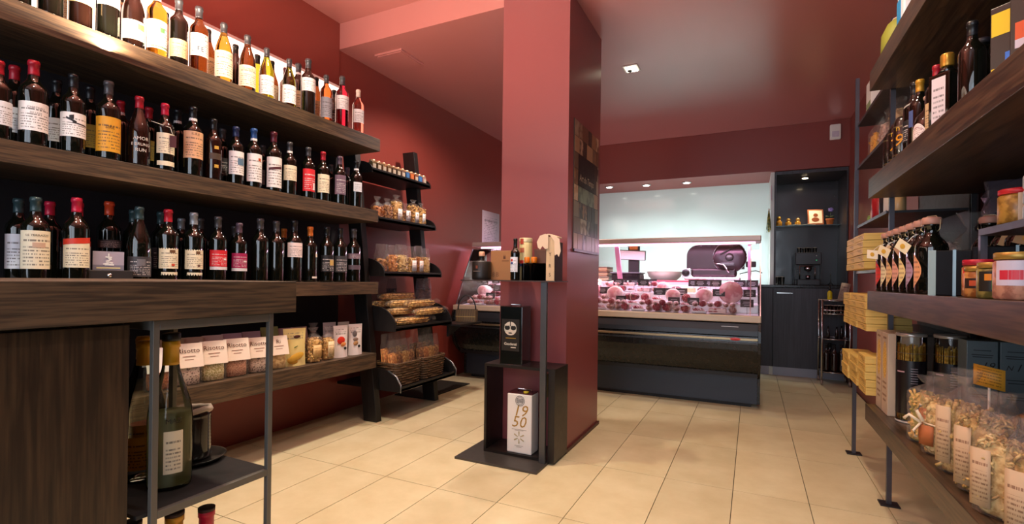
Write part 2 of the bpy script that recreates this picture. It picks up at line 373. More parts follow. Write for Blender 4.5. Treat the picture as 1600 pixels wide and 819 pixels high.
# light box behind the top shelf and its lip
t = T('light_panel', 'long glowing white light panel on the wall behind the top wine shelf', 'light', (XL+.012, 1.0, 1.86))
B().box(0, .012, -2.2, 1.585, .0, .41).obj('diffuser', mat('#fff2e4', .5, emit=2.3, ecol='#ffe3cc'), t)
B().box(0, .045, -2.2, 1.585, .41, .422).obj('top_trim', M_wall, t)

# ================================================================== LEFT SHELVES
SX = -2.20
def board(name, label, x0, x1, y0, y1, z0, z1, m=None):
    return tag(B().box(x0, x1, y0, y1, z0, z1).obj(name, m or M_woodY, bev=.0015), label, 'shelf')
board('wine_shelf', 'long thick dark wood shelf, highest on the left wall, in front of the light panel', XL+.014, SX, -1.4, 2.53, 1.777, 1.857)
board('wine_shelf', 'long thick dark wood shelf in the middle of the left wall', XL+.032, SX, -1.4, 2.52, 1.313, 1.389)
board('wine_shelf', 'thick dark wood shelf at counter height on the left wall', XL+.032, SX, -1.4, 2.53, .846, .922)
board('bench_shelf', 'low dark wood bench shelf under the wine wall carrying food bags', XL+.032, -2.20, -1.0, 2.52, .365, .46)
# counter with cupboard
ct = board('counter_top', 'thick dark wood counter top in the left foreground', -1.75, -1.08, -1.2, .925, .858, .938)
ct['category'] = 'counter'
t = T('base_cabinet', 'dark wood counter cupboard under the near counter top at lower left', 'cabinet', (-1.10, 0, 0))
B().box(-.6, -.02, -1.2, .548, .05, .857).obj('carcass', M_woodZ, t)
B().box(-.02, 0, -.1, .548, .06, .852).obj('door', M_woodZ, t, bev=.0015)
B().box(-.02, 0, -.8, -.106, .06, .852).obj('door', M_woodZ, t, bev=.0015)
B().box(-.55, -.05, -1.2, .54, 0, .05).obj('plinth', M_blkm, t)
# steel display frame under the counter end
fx, fy0, fy1 = -1.09, .585, .865
t = T('display_stand', 'grey steel frame with a black shelf plate under the end of the counter', 'stand', (fx, fy0, 0))
q = .0125
f = B()
for y in (0, fy1-fy0-q): f.box(-q, 0, y, y+q, 0, .857); f.box(-.42, -.40, y, y+q, .02, .857)
for y in (0, fy1-fy0-q):
    pass
f.box(-q, 0, q, fy1-fy0-q, .837, .857).box(-.40, -q, 0, q, .837, .857).box(-.40, -q, fy1-fy0-q, fy1-fy0, .837, .857).box(-.42, -.4, q, fy1-fy0-q, .837, .857)
f.box(-q, 0, q, fy1-fy0-q, .45, .466).box(-q, 0, q, fy1-fy0-q, .02, .036)
f.obj('frame', M_frame, t, bev=.001)
B().box(-.40, -q, -.02, fy1-fy0-.001, .458, .466).obj('shelf_plate', M_plate, t)
B().box(-.40, -q, -.02, fy1-fy0-.001, .03, .038).obj('shelf_plate', M_plate, t)

# ================================================================== BOTTLES
_BM = {}
def prof(kind):
    if kind == 'bordeaux': return [(.0325, 0), (.0365, .003), (.0372, .01), (.0372, .188), (.0365, .197), (.0325, .208), (.0245, .219), (.0180, .229), (.0150, .240), (.0138, .255), (.0136, .284), (.0156, .285), (.0156, .295), (.0135, .300)]
    if kind == 'burgundy': return [(.0355, 0), (.0395, .003), (.0405, .01), (.0405, .140), (.0395, .155), (.0355, .178), (.0290, .200), (.0215, .222), (.0165, .240), (.0145, .256), (.0138, .284), (.0158, .285), (.0158, .295), (.0135, .300)]
    if kind == 'shoulder': return [(.033, 0), (.0375, .003), (.038, .01), (.0345, .10), (.0395, .190), (.038, .200), (.031, .212), (.021, .222), (.016, .232), (.0145, .25), (.014, .284), (.0158, .285), (.0158, .295), (.0135, .300)]
    if kind == 'swing': return [(.036, 0), (.0415, .003), (.0425, .012), (.0425, .145), (.040, .158), (.031, .172), (.0215, .183), (.0185, .194), (.0185, .214), (.021, .215), (.021, .221), (.018, .224)]
    if kind == 'slim': return [(.020, 0), (.0225, .004), (.0225, .11), (.020, .122), (.0125, .138), (.0105, .16), (.0105, .19), (.0125, .191), (.0125, .2)]
def bmesh_(kind, m):
    k = (kind, m.name)
    if k not in _BM: _BM[k] = B().lathe(prof(kind), 24).mesh('bottle_glass', m)
    return _BM[k]
def wrapm(r, z0, z1, ang, m, r1=None, name='paper_label', tilt=0, a0=None, a1=None):
    k = ('w', r, z0, z1, ang, m.name, r1, tilt, a0, a1)
    if k not in _BM:
        aa, ab = (-ang, ang) if a0 is None else (a0, a1)
        def fn(u, v):
            a = aa+(ab-aa)*u; rr = r+((r1 or r)-r)*v; z = z0+(z1-z0)*v + tilt*(u-.5)
            return (rr*math.sin(a), -rr*math.cos(a), z)
        _BM[k] = B().sheet(12, 2, fn).mesh(name, m)
    return _BM[k]
G = {'dark': glass('dark_green_bottle', '#0c0d08', .04, 0.0), 'brown': mat('#1a0d08', .06, coat=.6, name='brown_bottle'), 'amber': glass('amber_bottle', '#c98a2a', .03), 'brownc': glass('tawny_bottle', '#6b3310', .03),
     'green': glass('yellow_green_bottle', '#b3ad2c', .03), 'olive': glass('olive_bottle', '#6b6a14', .03), 'orange': glass('orange_wine_bottle', '#c8622a', .03), 'rose': glass('rose_wine_bottle', '#b02038', .03), 'pink': glass('pink_wine_bottle', '#e08070', .03), 'clear': clear('clear_bottle', (.93, .96, .92, 1))}
G['dark'].node_tree.nodes['Principled BSDF'].inputs['Coat Weight'].default_value = 1
CAP = {'red': '#a8182a', 'crimson': '#c01c3c', 'orange': '#c8401c', 'grey': '#4a474a', 'teal': '#2d4246', 'black': '#141216', 'steel': '#8d939b', 'navy': '#222a50', 'blue': '#2c4f8a', 'burgundy': '#5a1c28', 'cream': '#e0c8b8', 'gold': '#c8912c', 'copper': '#d0702a', 'mauve': '#5c4a58', 'white': '#e8e4e0', 'yellow': '#d8a01c'}
LBL = {'white': '#eceaea', 'cream': '#e6dcc0', 'tan': '#c9ab80', 'peach': '#dcae86', 'yellow': '#d69a28', 'olive': '#8a7428', 'grey': '#8f8f98', 'darkgrey': '#3c3a40', 'red': '#d0202c', 'magenta': '#a01850', 'mauve': '#6e5668', 'pale': '#dfe3ea', 'black': '#18161a', 'pinkwhite': '#eeddda'}
def bottle(P, rz, h, kind='bordeaux', gl='dark', cap='grey', lab=None, band=None, extra=None, label='', group=None, lz=(.055, .145), la=1.25, wid=1.0, base=.3, name='wine_bottle'):
    s_ = h/base
    t = T(name, label, 'bottle', P, rz, group); t.scale = (s_*wid, s_*wid, s_)
    place(bmesh_(kind, G[gl]), 'glass_body', t)
    pf = prof(kind); top = pf[-1][1]
    k = ('cap', kind, cap)
    if cap:
        if k not in _BM:
            z0 = top*.83; pr_ = [(r+.0008, z) for r, z in pf if z > z0]; r0 = [r for r, z in pf if z > z0][0]
            _BM[k] = B().lathe([(r0+.0012, z0)]+pr_[:-1]+[(pr_[-1][0], top+.0012)], 18).mesh('capsule', mat(CAP[cap], .35, .35 if cap in ('steel', 'gold', 'copper', 'grey') else .1))
        place(_BM[k], 'capsule', t)
    if band: place(wrapm(.0155, top*.83-.012, top*.83+.002, PI, mat(LBL[band], .5), .0152, 'neck_band'), 'neck_band', t)
    R0 = max(r for r, z in pf[:5]) + .0006
    if kind == 'shoulder': R0 = .0365
    if lab: place(wrapm(R0, lz[0], lz[1], la, pr(LBL[lab], '#d8d0d0' if lab in ('darkgrey', 'black', 'red', 'magenta', 'mauve') else '#3a3430')), 'paper_label', t)
    for e in (extra or []):
        a0, a1, z0, z1, col, tl = e
        place(wrapm(R0+.0006, z0, z1, 0, mat(col, .5), None, 'label_mark', tl, a0, a1), 'label_mark', t)
    return t, R0
def facing(P, nx, w=.55):
    a = Vector((nx, 0)); b2 = Vector((-P.x, -P.y)).normalized(); d = (a*(1-w)+b2*w).normalized()
    return math.atan2(d.y, d.x)+PI/2
gname = {'dark': 'dark glass', 'brown': 'brown glass', 'amber': 'amber', 'brownc': 'tawny', 'green': 'yellow-green', 'olive': 'olive green', 'orange': 'orange', 'rose': 'rosé red', 'pink': 'pink'}
def row(lst, shelf, zs, xf, xb, where):
    cnt = {'front': 0, 'back': 0}; pos = [at(e[0], max(e[1], 2), 0, xf if e[2] == 'f' else xb) for e in lst]; ys = [p.y for p in pos]
    for _ in range(60):
        for a in range(len(lst)):
            for b2 in range(a+1, len(lst)):
                if lst[a][2] == lst[b2][2] and abs(ys[b2]-ys[a]) < .087:
                    d = (.0875-abs(ys[b2]-ys[a]))/2; sg = 1 if ys[b2] >= ys[a] else -1; ys[a] -= sg*d; ys[b2] += sg*d
    for e, p0, y0 in zip(lst, pos, ys):
        px, py, rw, kind, gl, cap, lab = e[:7]; kw = e[7] if len(e) > 7 else {}
        X = xf if rw == 'f' else xb
        P = p0; h = kw.pop('h', None) or min(max(P.z-zs, .262), .335)
        P = Vector((X, y0, zs+.0004)); rn = 'front' if rw == 'f' else 'back'
        label = '%s bottle, %s cap, %s label, %s from left, %s row, %s' % (gname[gl], cap or 'unseen', lab or 'no', ORD[cnt[rn]], rn, where); cnt[rn] += 1
        txt = kw.pop('txt', None); fw = kw.pop('face', .5)
        t, R0 = bottle(P, facing(P, 1, fw)+rnd.uniform(-.08, .08), h, kind, gl, cap, lab, label=label, group='wine bottles on the left wall', **kw)
        for (sx_, sz_, zz, colr, it) in (txt or []): text(sx_, sz_, t, mat(colr, .5), (0, 0, zz), wrap=R0+.001, italic=it)
FX, BXX = -2.25, -2.365
f, b_ = 'f', 'b'
row([(54, 2, f, 'bordeaux', 'dark', 'black', None, dict(h=.29)), (92, 2, f, 'bordeaux', 'dark', 'black', None, dict(h=.29)), (110, 2, b_, 'bordeaux', 'dark', 'black', 'tan', dict(h=.29)),
     (131, 2, f, 'bordeaux', 'brown', 'black', 'tan', dict(h=.288, lz=(.09, .165), txt=[('L\'OBRAL', .012, .13, '#4a3a2a', 0)])), (165, 2, f, 'bordeaux', 'dark', 'grey', 'pinkwhite', dict(h=.3, lz=(.12, .19), txt=[('DROMBLY', .012, .16, '#4a4444', 0)])),
     (188, 10, b_, 'bordeaux', 'brown', 'grey', None, dict(band='tan')), (208, 2, f, 'burgundy', 'brown', 'grey', 'cream', dict(h=.285, band='tan', lz=(.03, .11), extra=[(.2, .9, .075, .1, '#6d8a4a', 0)])),
     (239, 2, f, 'bordeaux', 'amber', 'grey', 'pale', dict(h=.295, band='white', lz=(.03, .15), la=1.4, extra=[(.05, .55, .10, .12, '#4f7d46', 0), (-.8, 1.2, .036, .041, '#4f7d46', 0)])),
     (258, 52, b_, 'burgundy', 'brownc', 'black', 'tan'), (274, 20, f, 'bordeaux', 'dark', 'grey', 'tan', dict(lz=(.03, .11), h=.29)),
     (297, 8, f, 'bordeaux', 'brownc', 'grey', 'white', dict(h=.30, lz=(.07, .17), txt=[('FE', .03, .10, '#232020', 0), ('RIVAIDA', .013, .16, '#232020', 0)])),
     (325, 47, b_, 'burgundy', 'brownc', 'grey', 'tan', dict(band='white', h=.275, txt=[('ELM', .018, .12, '#4a3a2a', 0)])), (350, 37, f, 'burgundy', 'amber', 'grey', 'cream', dict(band='white', lz=(.02, .15), la=1.4, txt=[('FIORDORO', .017, .13, '#9a8a60', 0)])),
     (368, 91, b_, 'burgundy', 'brown', 'black', None), (387, 56, f, 'burgundy', 'brownc', 'grey', 'cream', dict(band='white', lz=(.02, .13), la=1.4, txt=[('ELMERU', .018, .11, '#9a8a60', 0)])), (403, 92, b_, 'burgundy', 'green', 'black', None),
     (417, 77, f, 'burgundy', 'green', 'grey', 'white', dict(lz=(.02, .13), la=1.4)), (433, 100, b_, 'burgundy', 'brownc', 'black', 'cream'), (440, 108, b_, 'bordeaux', 'brownc', 'burgundy', None, dict(wid=.9)),
     (452, 94, f, 'burgundy', 'olive', 'grey', 'white', dict(lz=(.02, .13), la=1.4)), (464, 99, b_, 'bordeaux', 'dark', 'grey', 'cream', dict(band='white')), (482, 93, f, 'bordeaux', 'dark', 'grey', 'white', dict(lz=(.12, .19))),
     (494, 122, b_, 'burgundy', 'brownc', 'black', 'tan'), (510, 118, f, 'bordeaux', 'orange', 'grey', 'grey', dict(lz=(.02, .15))), (522, 150, b_, 'bordeaux', 'dark', 'black', 'black'),
     (535, 120, f, 'bordeaux', 'rose', 'grey', 'white', dict(lz=(.10, .18))), (560, 141, f, 'bordeaux', 'pink', 'cream', 'white', dict(lz=(.07, .16)))],
    'top', 1.857, FX, BXX, 'top shelf')
row([(3, 113, f, 'bordeaux', 'dark', 'red', 'pale'), (23, 104, b_, 'bordeaux', 'dark', 'red', 'pale'), (49, 95, f, 'bordeaux', 'dark', 'red', 'white', dict(wid=1.05, la=1.4, lz=(.05, .15), txt=[('CHATEAU', .01, .13, '#6a6468', 0), ('DE LAZE', .008, .112, '#6a6468', 0)])),
     (89, 126, b_, 'bordeaux', 'dark', 'black', 'pale', dict(extra=[(.3, .9, .10, .13, '#1a1a22', .01)])), (115, 117, f, 'bordeaux', 'dark', 'black', 'white', dict(la=1.4, lz=(.06, .15), extra=[(-.7, .1, .118, .126, '#15151c', -.014), (-.2, 1.1, .108, .112, '#15151c', -.006), (-.45, -.1, .124, .14, '#15151c', .004)])),
     (141, 136, b_, 'bordeaux', 'dark', 'black', 'olive'), (170, 128, f, 'bordeaux', 'dark', 'grey', 'yellow', dict(la=1.35, lz=(.03, .16), txt=[('SIRE', .016, .12, '#4a2c10', 0)])),
     (189, 159, b_, 'bordeaux', 'brown', 'red', None, dict(band='white')), (218, 152, f, 'burgundy', 'brown', 'red', None, dict(band='white', txt=[('AMOR', .02, .115, '#d8d0c8', 0), ('E BRUNO', .017, .09, '#d8d0c8', 0), ('RUN', .02, .066, '#d8d0c8', 0)])),
     (233, 169, b_, 'bordeaux', 'dark', 'red', 'olive'), (258, 163, f, 'bordeaux', 'dark', 'crimson', 'cream', dict(la=1.1, lz=(.075, .165), extra=[(-1.0, 1.0, .022, .042, '#e6dcc0', 0)])), (278, 172, b_, 'bordeaux', 'dark', 'black', None, dict(band='white')),
     (302, 168, f, 'bordeaux', 'dark', 'black', 'peach', dict(band='white', la=1.35, lz=(.075, .19), txt=[('IL.R.E', .014, .178, '#3a2014', 0)])), (334, 187, f, 'bordeaux', 'brown', 'black', None, dict(extra=[(-.15, .35, .15, .165, '#c8a040', 0), (-.15, .35, .06, .075, '#c8a040', 0), (-.7, .7, .1, .13, '#4a3c30', 0)])), (348, 202, b_, 'bordeaux', 'dark', 'grey', 'darkgrey'),
     (369, 199, f, 'bordeaux', 'dark', 'navy', 'white', dict(la=1.3, lz=(.05, .17), extra=[(-.1, .9, .10, .135, '#5c7c96', 0)])), (397, 202, f, 'bordeaux', 'dark', 'blue', 'white', dict(band='white', lz=(.03, .17), extra=[(.25, .65, .135, .15, '#c8501c', 0)])), (411, 231, b_, 'bordeaux', 'dark', 'grey', 'grey'),
     (428, 207, f, 'bordeaux', 'dark', 'burgundy', 'white', dict(lz=(.02, .17), extra=[(-.9, .9, .11, .122, '#4a1420', .012)])), (453, 223, f, 'bordeaux', 'dark', 'grey', 'cream', dict(band='white', lz=(.08, .165))),
     (482, 231, f, 'bordeaux', 'dark', 'grey', 'red', dict(lz=(.04, .17), extra=[(.4, .8, .05, .09, '#f0e8e8', 0)])), (505, 238, f, 'bordeaux', 'dark', 'red', 'cream', dict(lz=(.05, .16))), (517, 262, b_, 'bordeaux', 'dark', 'grey', None),
     (531, 245, f, 'bordeaux', 'dark', 'mauve', 'mauve', dict(lz=(.06, .18))), (543, 262, b_, 'bordeaux', 'dark', 'mauve', None), (557, 252, f, 'bordeaux', 'dark', 'black', 'pale', dict(band='white', lz=(.10, .16), la=.8))],
    'mid', 1.389, FX, BXX, 'middle shelf')
row([(10, 315, b_, 'bordeaux', 'dark', 'teal', 'cream', dict(lz=(.05, .17))), (36, 312, b_, 'bordeaux', 'dark', 'teal', 'pale', dict(lz=(.045, .17))), (56, 309, f, 'bordeaux', 'dark', 'teal', 'cream', dict(la=1.4, wid=1.05, lz=(.045, .18), txt=[('LE TERRAZZE', .0105, .163, '#3a3430', 0)], extra=[(-.35, .55, .12, .138, '#c8a890', 0)])),
     (71, 315, b_, 'bordeaux', 'dark', 'crimson', None), (96, 314, b_, 'bordeaux', 'dark', 'crimson', 'pale', dict(lz=(.045, .14), extra=[(-1.2, 1.2, .13, .15, '#c02c24', .008)])), (120, 310, f, 'bordeaux', 'dark', 'crimson', 'cream', dict(face=.7, la=1.3, lz=(.05, .14), extra=[(-1.3, 1.3, .135, .155, '#c8341e', .01)])),
     (180, 317, b_, 'bordeaux', 'dark', 'orange', 'darkgrey', dict(lz=(.125, .155))), (200, 328, b_, 'bordeaux', 'dark', 'teal', None), (218, 324, f, 'burgundy', 'dark', 'teal', 'darkgrey', dict(lz=(.02, .10), extra=[(-.35, .35, .065, .09, '#6c6a70', 0)])),
     (263, 328, f, 'shoulder', 'dark', 'red', 'cream', dict(lz=(.055, .14), extra=[(-.9, .9, .02, .04, '#e6dcc0', 0), (-.1, .5, .12, .132, '#6a4a30', 0), (.1, .45, .065, .075, '#c84a30', 0)])), (277, 335, b_, 'bordeaux', 'dark', 'teal', 'darkgrey'),
     (293, 343, b_, 'bordeaux', 'dark', 'steel', None), (303, 333, f, 'shoulder', 'dark', 'steel', 'cream', dict(lz=(.055, .14), extra=[(-.9, .9, .02, .04, '#e6dcc0', 0), (.0, .5, .12, .132, '#6a4a30', 0), (.2, .5, .065, .075, '#6a4a40', 0)])), (316, 342, b_, 'bordeaux', 'dark', 'grey', None), (326, 353, b_, 'bordeaux', 'dark', 'grey', None),
     (341, 339, f, 'bordeaux', 'dark', 'grey', 'red', dict(lz=(.07, .145), extra=[(-1.2, 1.2, .055, .069, '#d8d4d8', 0), (.4, .8, .10, .108, '#f0e8e8', 0)])), (350, 352, b_, 'bordeaux', 'dark', 'grey', None),
     (374, 349, f, 'bordeaux', 'dark', 'mauve', 'magenta', dict(lz=(.07, .145), extra=[(-1.2, 1.2, .055, .069, '#d8d4d8', 0), (.4, .9, .10, .108, '#f0e8e8', 0)])), (407, 342, f, 'bordeaux', 'dark', 'grey', None), (432, 346, f, 'bordeaux', 'dark', 'grey', None), (444, 358, b_, 'bordeaux', 'dark', 'copper', None),
     (460, 344, f, 'bordeaux', 'dark', 'black', 'pinkwhite', dict(lz=(.12, .19))), (485, 355, f, 'bordeaux', 'dark', 'copper', None, dict(extra=[(.5, .95, .135, .155, '#e0d8c8', 0), (0, .9, .02, .03, '#e0d8d0', 0)])),
     (511, 355, f, 'bordeaux', 'dark', 'black', 'black', dict(extra=[(.1, .9, .09, .12, '#c8a860', 0)])), (532, 357, f, 'bordeaux', 'dark', 'black', 'darkgrey'), (553, 358, f, 'bordeaux', 'dark', 'grey', 'mauve', dict(lz=(.13, .16), extra=[(-1.1, 1.1, .07, .095, '#5c4c58', 0)]))],
    'low', .922, FX, BXX, 'lowest shelf')
# swing tag on the red capped bottle of the middle shelf
P = at(262, 190, 0, -2.21)
t = T('hang_tag', 'dark red paper tag on a pale string beside the round cream label bottle', 'tag', (-2.206, P.y+.02, 1.56), R(60))
B().box(-.012, .012, -.0008, .0008, -.07, -.02).obj('card', mat('#4a1820', .6), t); B().tube([(0, 0, -.02), (-.01, 0, .012), (-.05, 0, .022), (-.075, 0, .028)], .0012, 5).obj('string', M_card, t)
# grey presentation card and its black box on the lowest wine shelf
P = at(172, 400, 0, -2.225)
t = T('presentation_box', 'low black box with a round metal clasp on the lowest wine shelf', 'box', (-2.232, P.y, .9225), XP-.35)
B().bx(0, 0, 0, .145, .05, .044).obj('box_body', mat('#231d1b', .5), t, bev=.002); B().cyl((0, -.0252, .024), (0, -.028, .024), .008, 14).obj('clasp', M_chrome, t)
t = T('display_card', 'lilac-grey card with a white emblem standing on the black box', 'sign', (-2.235, P.y, .9670), XP-.35)
B().box(-.047, .047, -.002, .002, 0, .072).obj('card', mat('#a49aa8', .5), t)
for z in (.004,): B().box(-.047, .047, -.0028, -.0022, 0, .02).obj('card_foot', mat('#7a7684', .5), t)
e = B()
for (x, z, w, h, a) in [(0, .058, .004, .012, 0), (0, .05, .02, .005, .1), (.004, .044, .012, .006, .6), (-.002, .036, .014, .006, -.5), (.002, .03, .022, .006, .25), (-.006, .026, .022, .005, -.3), (.002, .021, .028, .006, 0)]:
    e.box(-w/2, w/2, -.0012, 0, -h/2, h/2, Matrix.Translation((x, -.003, z)) @ Matrix.Rotation(a, 4, 'Y'))
e.obj('emblem', M_white, t); B().box(-.036, .036, -.0036, -.0029, .006, .011).obj('emblem', mat('#d8c890', .5), t)

# ================================================================== FOOD BAGS
def sup(a, w, d, e=.5):
    ca, sa = math.cos(a), math.sin(a); return (w/2*math.copysign(abs(ca)**e, ca), d/2*math.copysign(abs(sa)**e, sa))
_BG = {}
def wrap_mesh(w, d, h, fh, top, seed, m):
    k = ('wrap', w, d, h, fh, top, seed, m.name)
    if k in _BG: return _BG[k]
    r = random.Random(seed); n = 24; lv = []
    for t in (0, .04, .3, .6, .9, 1): lv.append((fh*t, 1-.12*(t == 0), 1-.2*(t == 0), .03))
    if top == 'gather':
        for t, a, b2 in ((.15, .86, .8), (.35, .5, .5), (.5, .18, .28), (.56, .14, .24), (.66, .3, .4), (.85, .5, .45), (1, .62, .3)): lv.append((fh+(h-fh)*t, a, b2, .10))
    elif top == 'flat':
        for t, b2 in ((.2, .8), (.5, .5), (.8, .2), (1, .06)): lv.append((fh+(h-fh)*t, 1-.06*t, b2, .03))
    else:
        for t, a, b2 in ((.2, .96, .85), (.45, .9, .6), (.7, .86, .4), (1, .9, .16)): lv.append((fh+(h-fh)*t, a, b2, .14))
    vs = []; fs = []
    for (z, a, b2, j) in lv:
        for i in range(n):
            x, y = sup(2*PI*i/n, w*a, d*b2); q = 1+r.uniform(-j, j); vs.append((x*q, y*(1+r.uniform(-j, j)), z+(r.uniform(-j, j)*.09*(h-fh) if z > fh else 0)))
    for j in range(len(lv)-1):
        for i in range(n): k2 = (i+1) % n; fs.append((j*n+i, j*n+k2, (j+1)*n+k2, (j+1)*n+i))
    fs.append(tuple(range(n))[::-1])
    _BG[k] = B().add(vs, fs, None, True).mesh('wrapper', m); return _BG[k]
def fill_mesh(kind, w, d, h, m, seed=1, n=80, sz=1):
    k = ('fill', kind, w, d, h, m.name, seed, n)
    if k in _BG: return _BG[k]
    r = random.Random(seed); b2 = B(); w, d = w*.93, d*.9
    core = []
    for (z, q) in ((.004, .8), (h*.06, .9), (h*.5, .93), (h*.9, .88), (h*.97, .6)):
        core += [(*sup(2*PI*i/16, w*q*.97, d*q*.97), z) for i in range(16)]
    fs = [(j*16+i, j*16+(i+1) % 16, (j+1)*16+(i+1) % 16, (j+1)*16+i) for j in range(4) for i in range(16)]+[tuple(range(16))[::-1], tuple(range(64, 80))]
    b2.add(core, fs, None, True)
    for _ in range(n if kind != 'rice' else 0):
        a = r.uniform(0, 2*PI); z = r.uniform(.01, h*.96); q = r.uniform(.80, .90) if r.random() < .8 else r.uniform(0, .78)
        if q < .80: z = h*.96
        x, y = sup(a, w*q, d*q); M = Matrix.Translation((x, y, z)) @ Matrix.Rotation(r.uniform(0, 6), 4, 'Z') @ Matrix.Rotation(r.uniform(0, 3), 4, 'X') @ Matrix.Diagonal((sz, sz, sz, 1))
        if kind == 'tube': b2.lathe([(.0045, -.014), (.0045, .014)], 6, M)
        elif kind == 'short': b2.lathe([(.005, -.007), (.0055, .007)], 6, M)
        elif kind == 'ring':
            P = [M @ Vector((.010*math.cos(t*PI/3.5), .010*math.sin(t*PI/3.5), 0)) for t in range(7)]; b2.tube(P, .0038*sz, 4, True)
        elif kind == 'curl':
            P = [M @ Vector((.006*math.cos(t*1.1), .006*math.sin(t*1.1), .0045*t-.01)) for t in range(6)]; b2.tube(P, .0028*sz, 4)
        elif kind == 'flake': b2.add([M @ Vector(p) for p in ((-.012, -.007, 0), (.012, -.007, .003), (.012, .007, -.002), (-.012, .007, .004))], [(0, 1, 2, 3)], None)
        elif kind == 'ball': b2.ell(M.translation, (.009*sz, .009*sz, .008*sz), 6, 4)
    _BG[k] = b2.mesh('filling', m); return _BG[k]
F_gold = speckle('golden_taralli', '#a8762c', '#dcb46a', 60, .5); F_pasta = speckle('durum_pasta', '#a8803c', '#dcb872', 70, .5)
F_pale = speckle('egg_pasta', '#b48c4c', '#e4c888', 50, .5); F_mix = speckle('three_colour_pasta', '#9a8a3c', '#e0b060', 45, .5, .5, .03); F_veg = speckle('vegetable_rice', '#a89c58', '#e4dcb0', 190, .6, .5, .05, .4)
F_rice = speckle('mushroom_rice', '#6c5248', '#d8c4b4', 150, .6, .45, .06, .4); F_pink = speckle('pink_rice', '#9c6048', '#d29c7c', 170, .6, .5, .1, .4); F_brown = speckle('rusks', '#7c4c22', '#c08848', 60, .6); F_org = speckle('orange_biscuits', '#b0682c', '#dc9c50', 60, .6); F_dark = speckle('dark_filling', '#2c1c16', '#5c3c28', 80, .6)
F_rosso = speckle('brick_red_rice', '#8c3c20', '#c0703c', 160, .6)
def bag(P, rz, w, d, h, fh, fill, fm, label, cat='bag', group=None, top='gather', seed=1, n=80, card=None, film_=None, name='food_bag', sz=1, lean=0, hang=None):
    """clear bag > filling, wrapper, optional paper label"""
    t = T(name, label, cat, P, rz, group)
    if lean: t.rotation_euler = (lean, 0, rz)
    stuff(place(fill_mesh(fill, w, d, fh, fm, seed, n, sz), 'filling', t))
    place(wrap_mesh(w, d, h, fh, top, seed, film_ or M_film), 'wrapper', t)
    if card:
        cw, c0, c1, cm, cx = card
        B().sheet(4, 1, lambda u, v: (cx+(u-.5)*cw, -d/2-.003+.004*abs(u-.5), c0+(c1-c0)*v)).obj('paper_label', cm, t, solid=.0008)
    return t
# --- risotto bags and other packs on the low bench
BZ = .4605
def header(P, rz, w, h, fm, word, label, col='#ead8c8', seed=1, grp='risotto bags on the bench'):
    t = T('risotto_bag', label, 'bag', P, rz, grp)
    fh = h*.48
    stuff(place(fill_mesh('rice', w, .06, fh, fm, seed), 'filling', t)); place(wrap_mesh(w, .062, h*.82, fh, 'flat', seed, M_film), 'wrapper', t)
    cd = B(); cd.prism([(-.034, h*.44), (-.002, h), (.002, h), (.030, h*.55), (.029, h*.55), (0, h-.004), (-.033, h*.44)], 0, -w*.5, w*.5)
    cd = cd.obj('header_card', pr(col, '#6a4a3a', 9, .1, .5), t)
    if word:
        sl = math.atan2(.032, h*.56); tx = text(word, .030, t, mat('#5a2c1c', .6), (0, -.0145, h*.83), name='lettering'); tx.rotation_euler = (-sl, 0, 0)
        for k, wd in enumerate((.05, .035)): 
            o = B().box(-wd/2, wd/2, -.0006, 0, -.0015, .0015).obj('print_line', mat('#a07868', .6), t, loc=(0, -.0205-.0035*k, h*.70-.014*k)); o.rotation_euler = (-sl, 0, 0)
    return t
sp_ = [(1.36, F_rice, 'Risotto', 'speckled brownish rice, first'), (1.475, F_veg, 'Risotto', 'green-flecked rice, second'), (1.59, F_pink, 'Risotto', 'reddish brown rice, third'), (1.71, F_rice, 'Risotto', 'grey speckled rice, fourth')]
for k, (y, fm, wd, nm) in enumerate(sp_): header((-2.27, y, BZ), facing(Vector((-2.27, y, 0)), 1, .45)+.0, .112 if k < 3 else .105, .185 if k < 3 else .178, fm, wd, 'clear bag of %s in the front row on the low bench' % nm, seed=k+1)
header((-2.27, 1.24, BZ), XP-.2, .10, .18, F_rosso, None, 'clear bag with a plain white header beside the steel frame post and bottle neck', '#f0e8e4')
header((-2.27, 1.825, BZ), XP-.25, .10, .175, F_pale, 'Ri', 'clear rice bag with pale header half hidden behind the steel frame post')
for k, (y, cl) in enumerate([(1.37, '#a07c5c'), (1.46, '#b89078'), (1.56, '#c8a498'), (1.66, '#b48a94'), (1.77, '#a8848c'), (1.88, '#8c8a50'), (1.98, '#c0a0a0'), (2.08, '#a08078')]):
    header((-2.405, y, BZ), XP-.2, .095, .195 if k != 5 else .21, F_rice, None, 'rice bag with card header in the rear row of the bench, %s from left' % ORD[k], cl, k+3, 'rear row of rice bags on the bench')
def pouch(P, rz, w, h, col, label, arts, name='pouch', dep=.045):
    t = T(name, label, 'pouch', P, rz); n = 10
    def fn(u, v):
        return ((u-.5)*w*(1-.06*math.sin(v*PI)), -dep/2*math.sin(PI*min(1, u*1.0))*(1-v)**.6*(1 if v < 1 else 0)-.001, v*h)
    bb = B().sheet(n, n, fn); k = (n+1)**2
    for j in range(n+1):
        for i in range(n+1): p = fn(i/n, j/n); bb.v.append((p[0], -p[1], p[2]))
    for j in range(n):
        for i in range(n): a = k+j*(n+1)+i; bb.f.append((a+1, a, a+n+1, a+n+2)); bb.sm.append(True)
    bb.obj('pouch_body', pr(col, '#8a8078', 14, .78, .9), t)
    for (x, z, rx, rz_, c2, tilt) in arts:
        yy = fn(.5+x/w, z/h)[1]-.0035
        B().lathe([(.001, .001), (.92, .0012), (1, 0)], 18, Matrix.Translation((x, yy, z)) @ Matrix.Rotation(PI/2, 4, 'X') @ Matrix.Rotation(tilt, 4, 'Z') @ Matrix.Diagonal((rx, rz_, 1, 1)), cap=False).obj('printed_mark', mat(c2, .5), t)
    return t
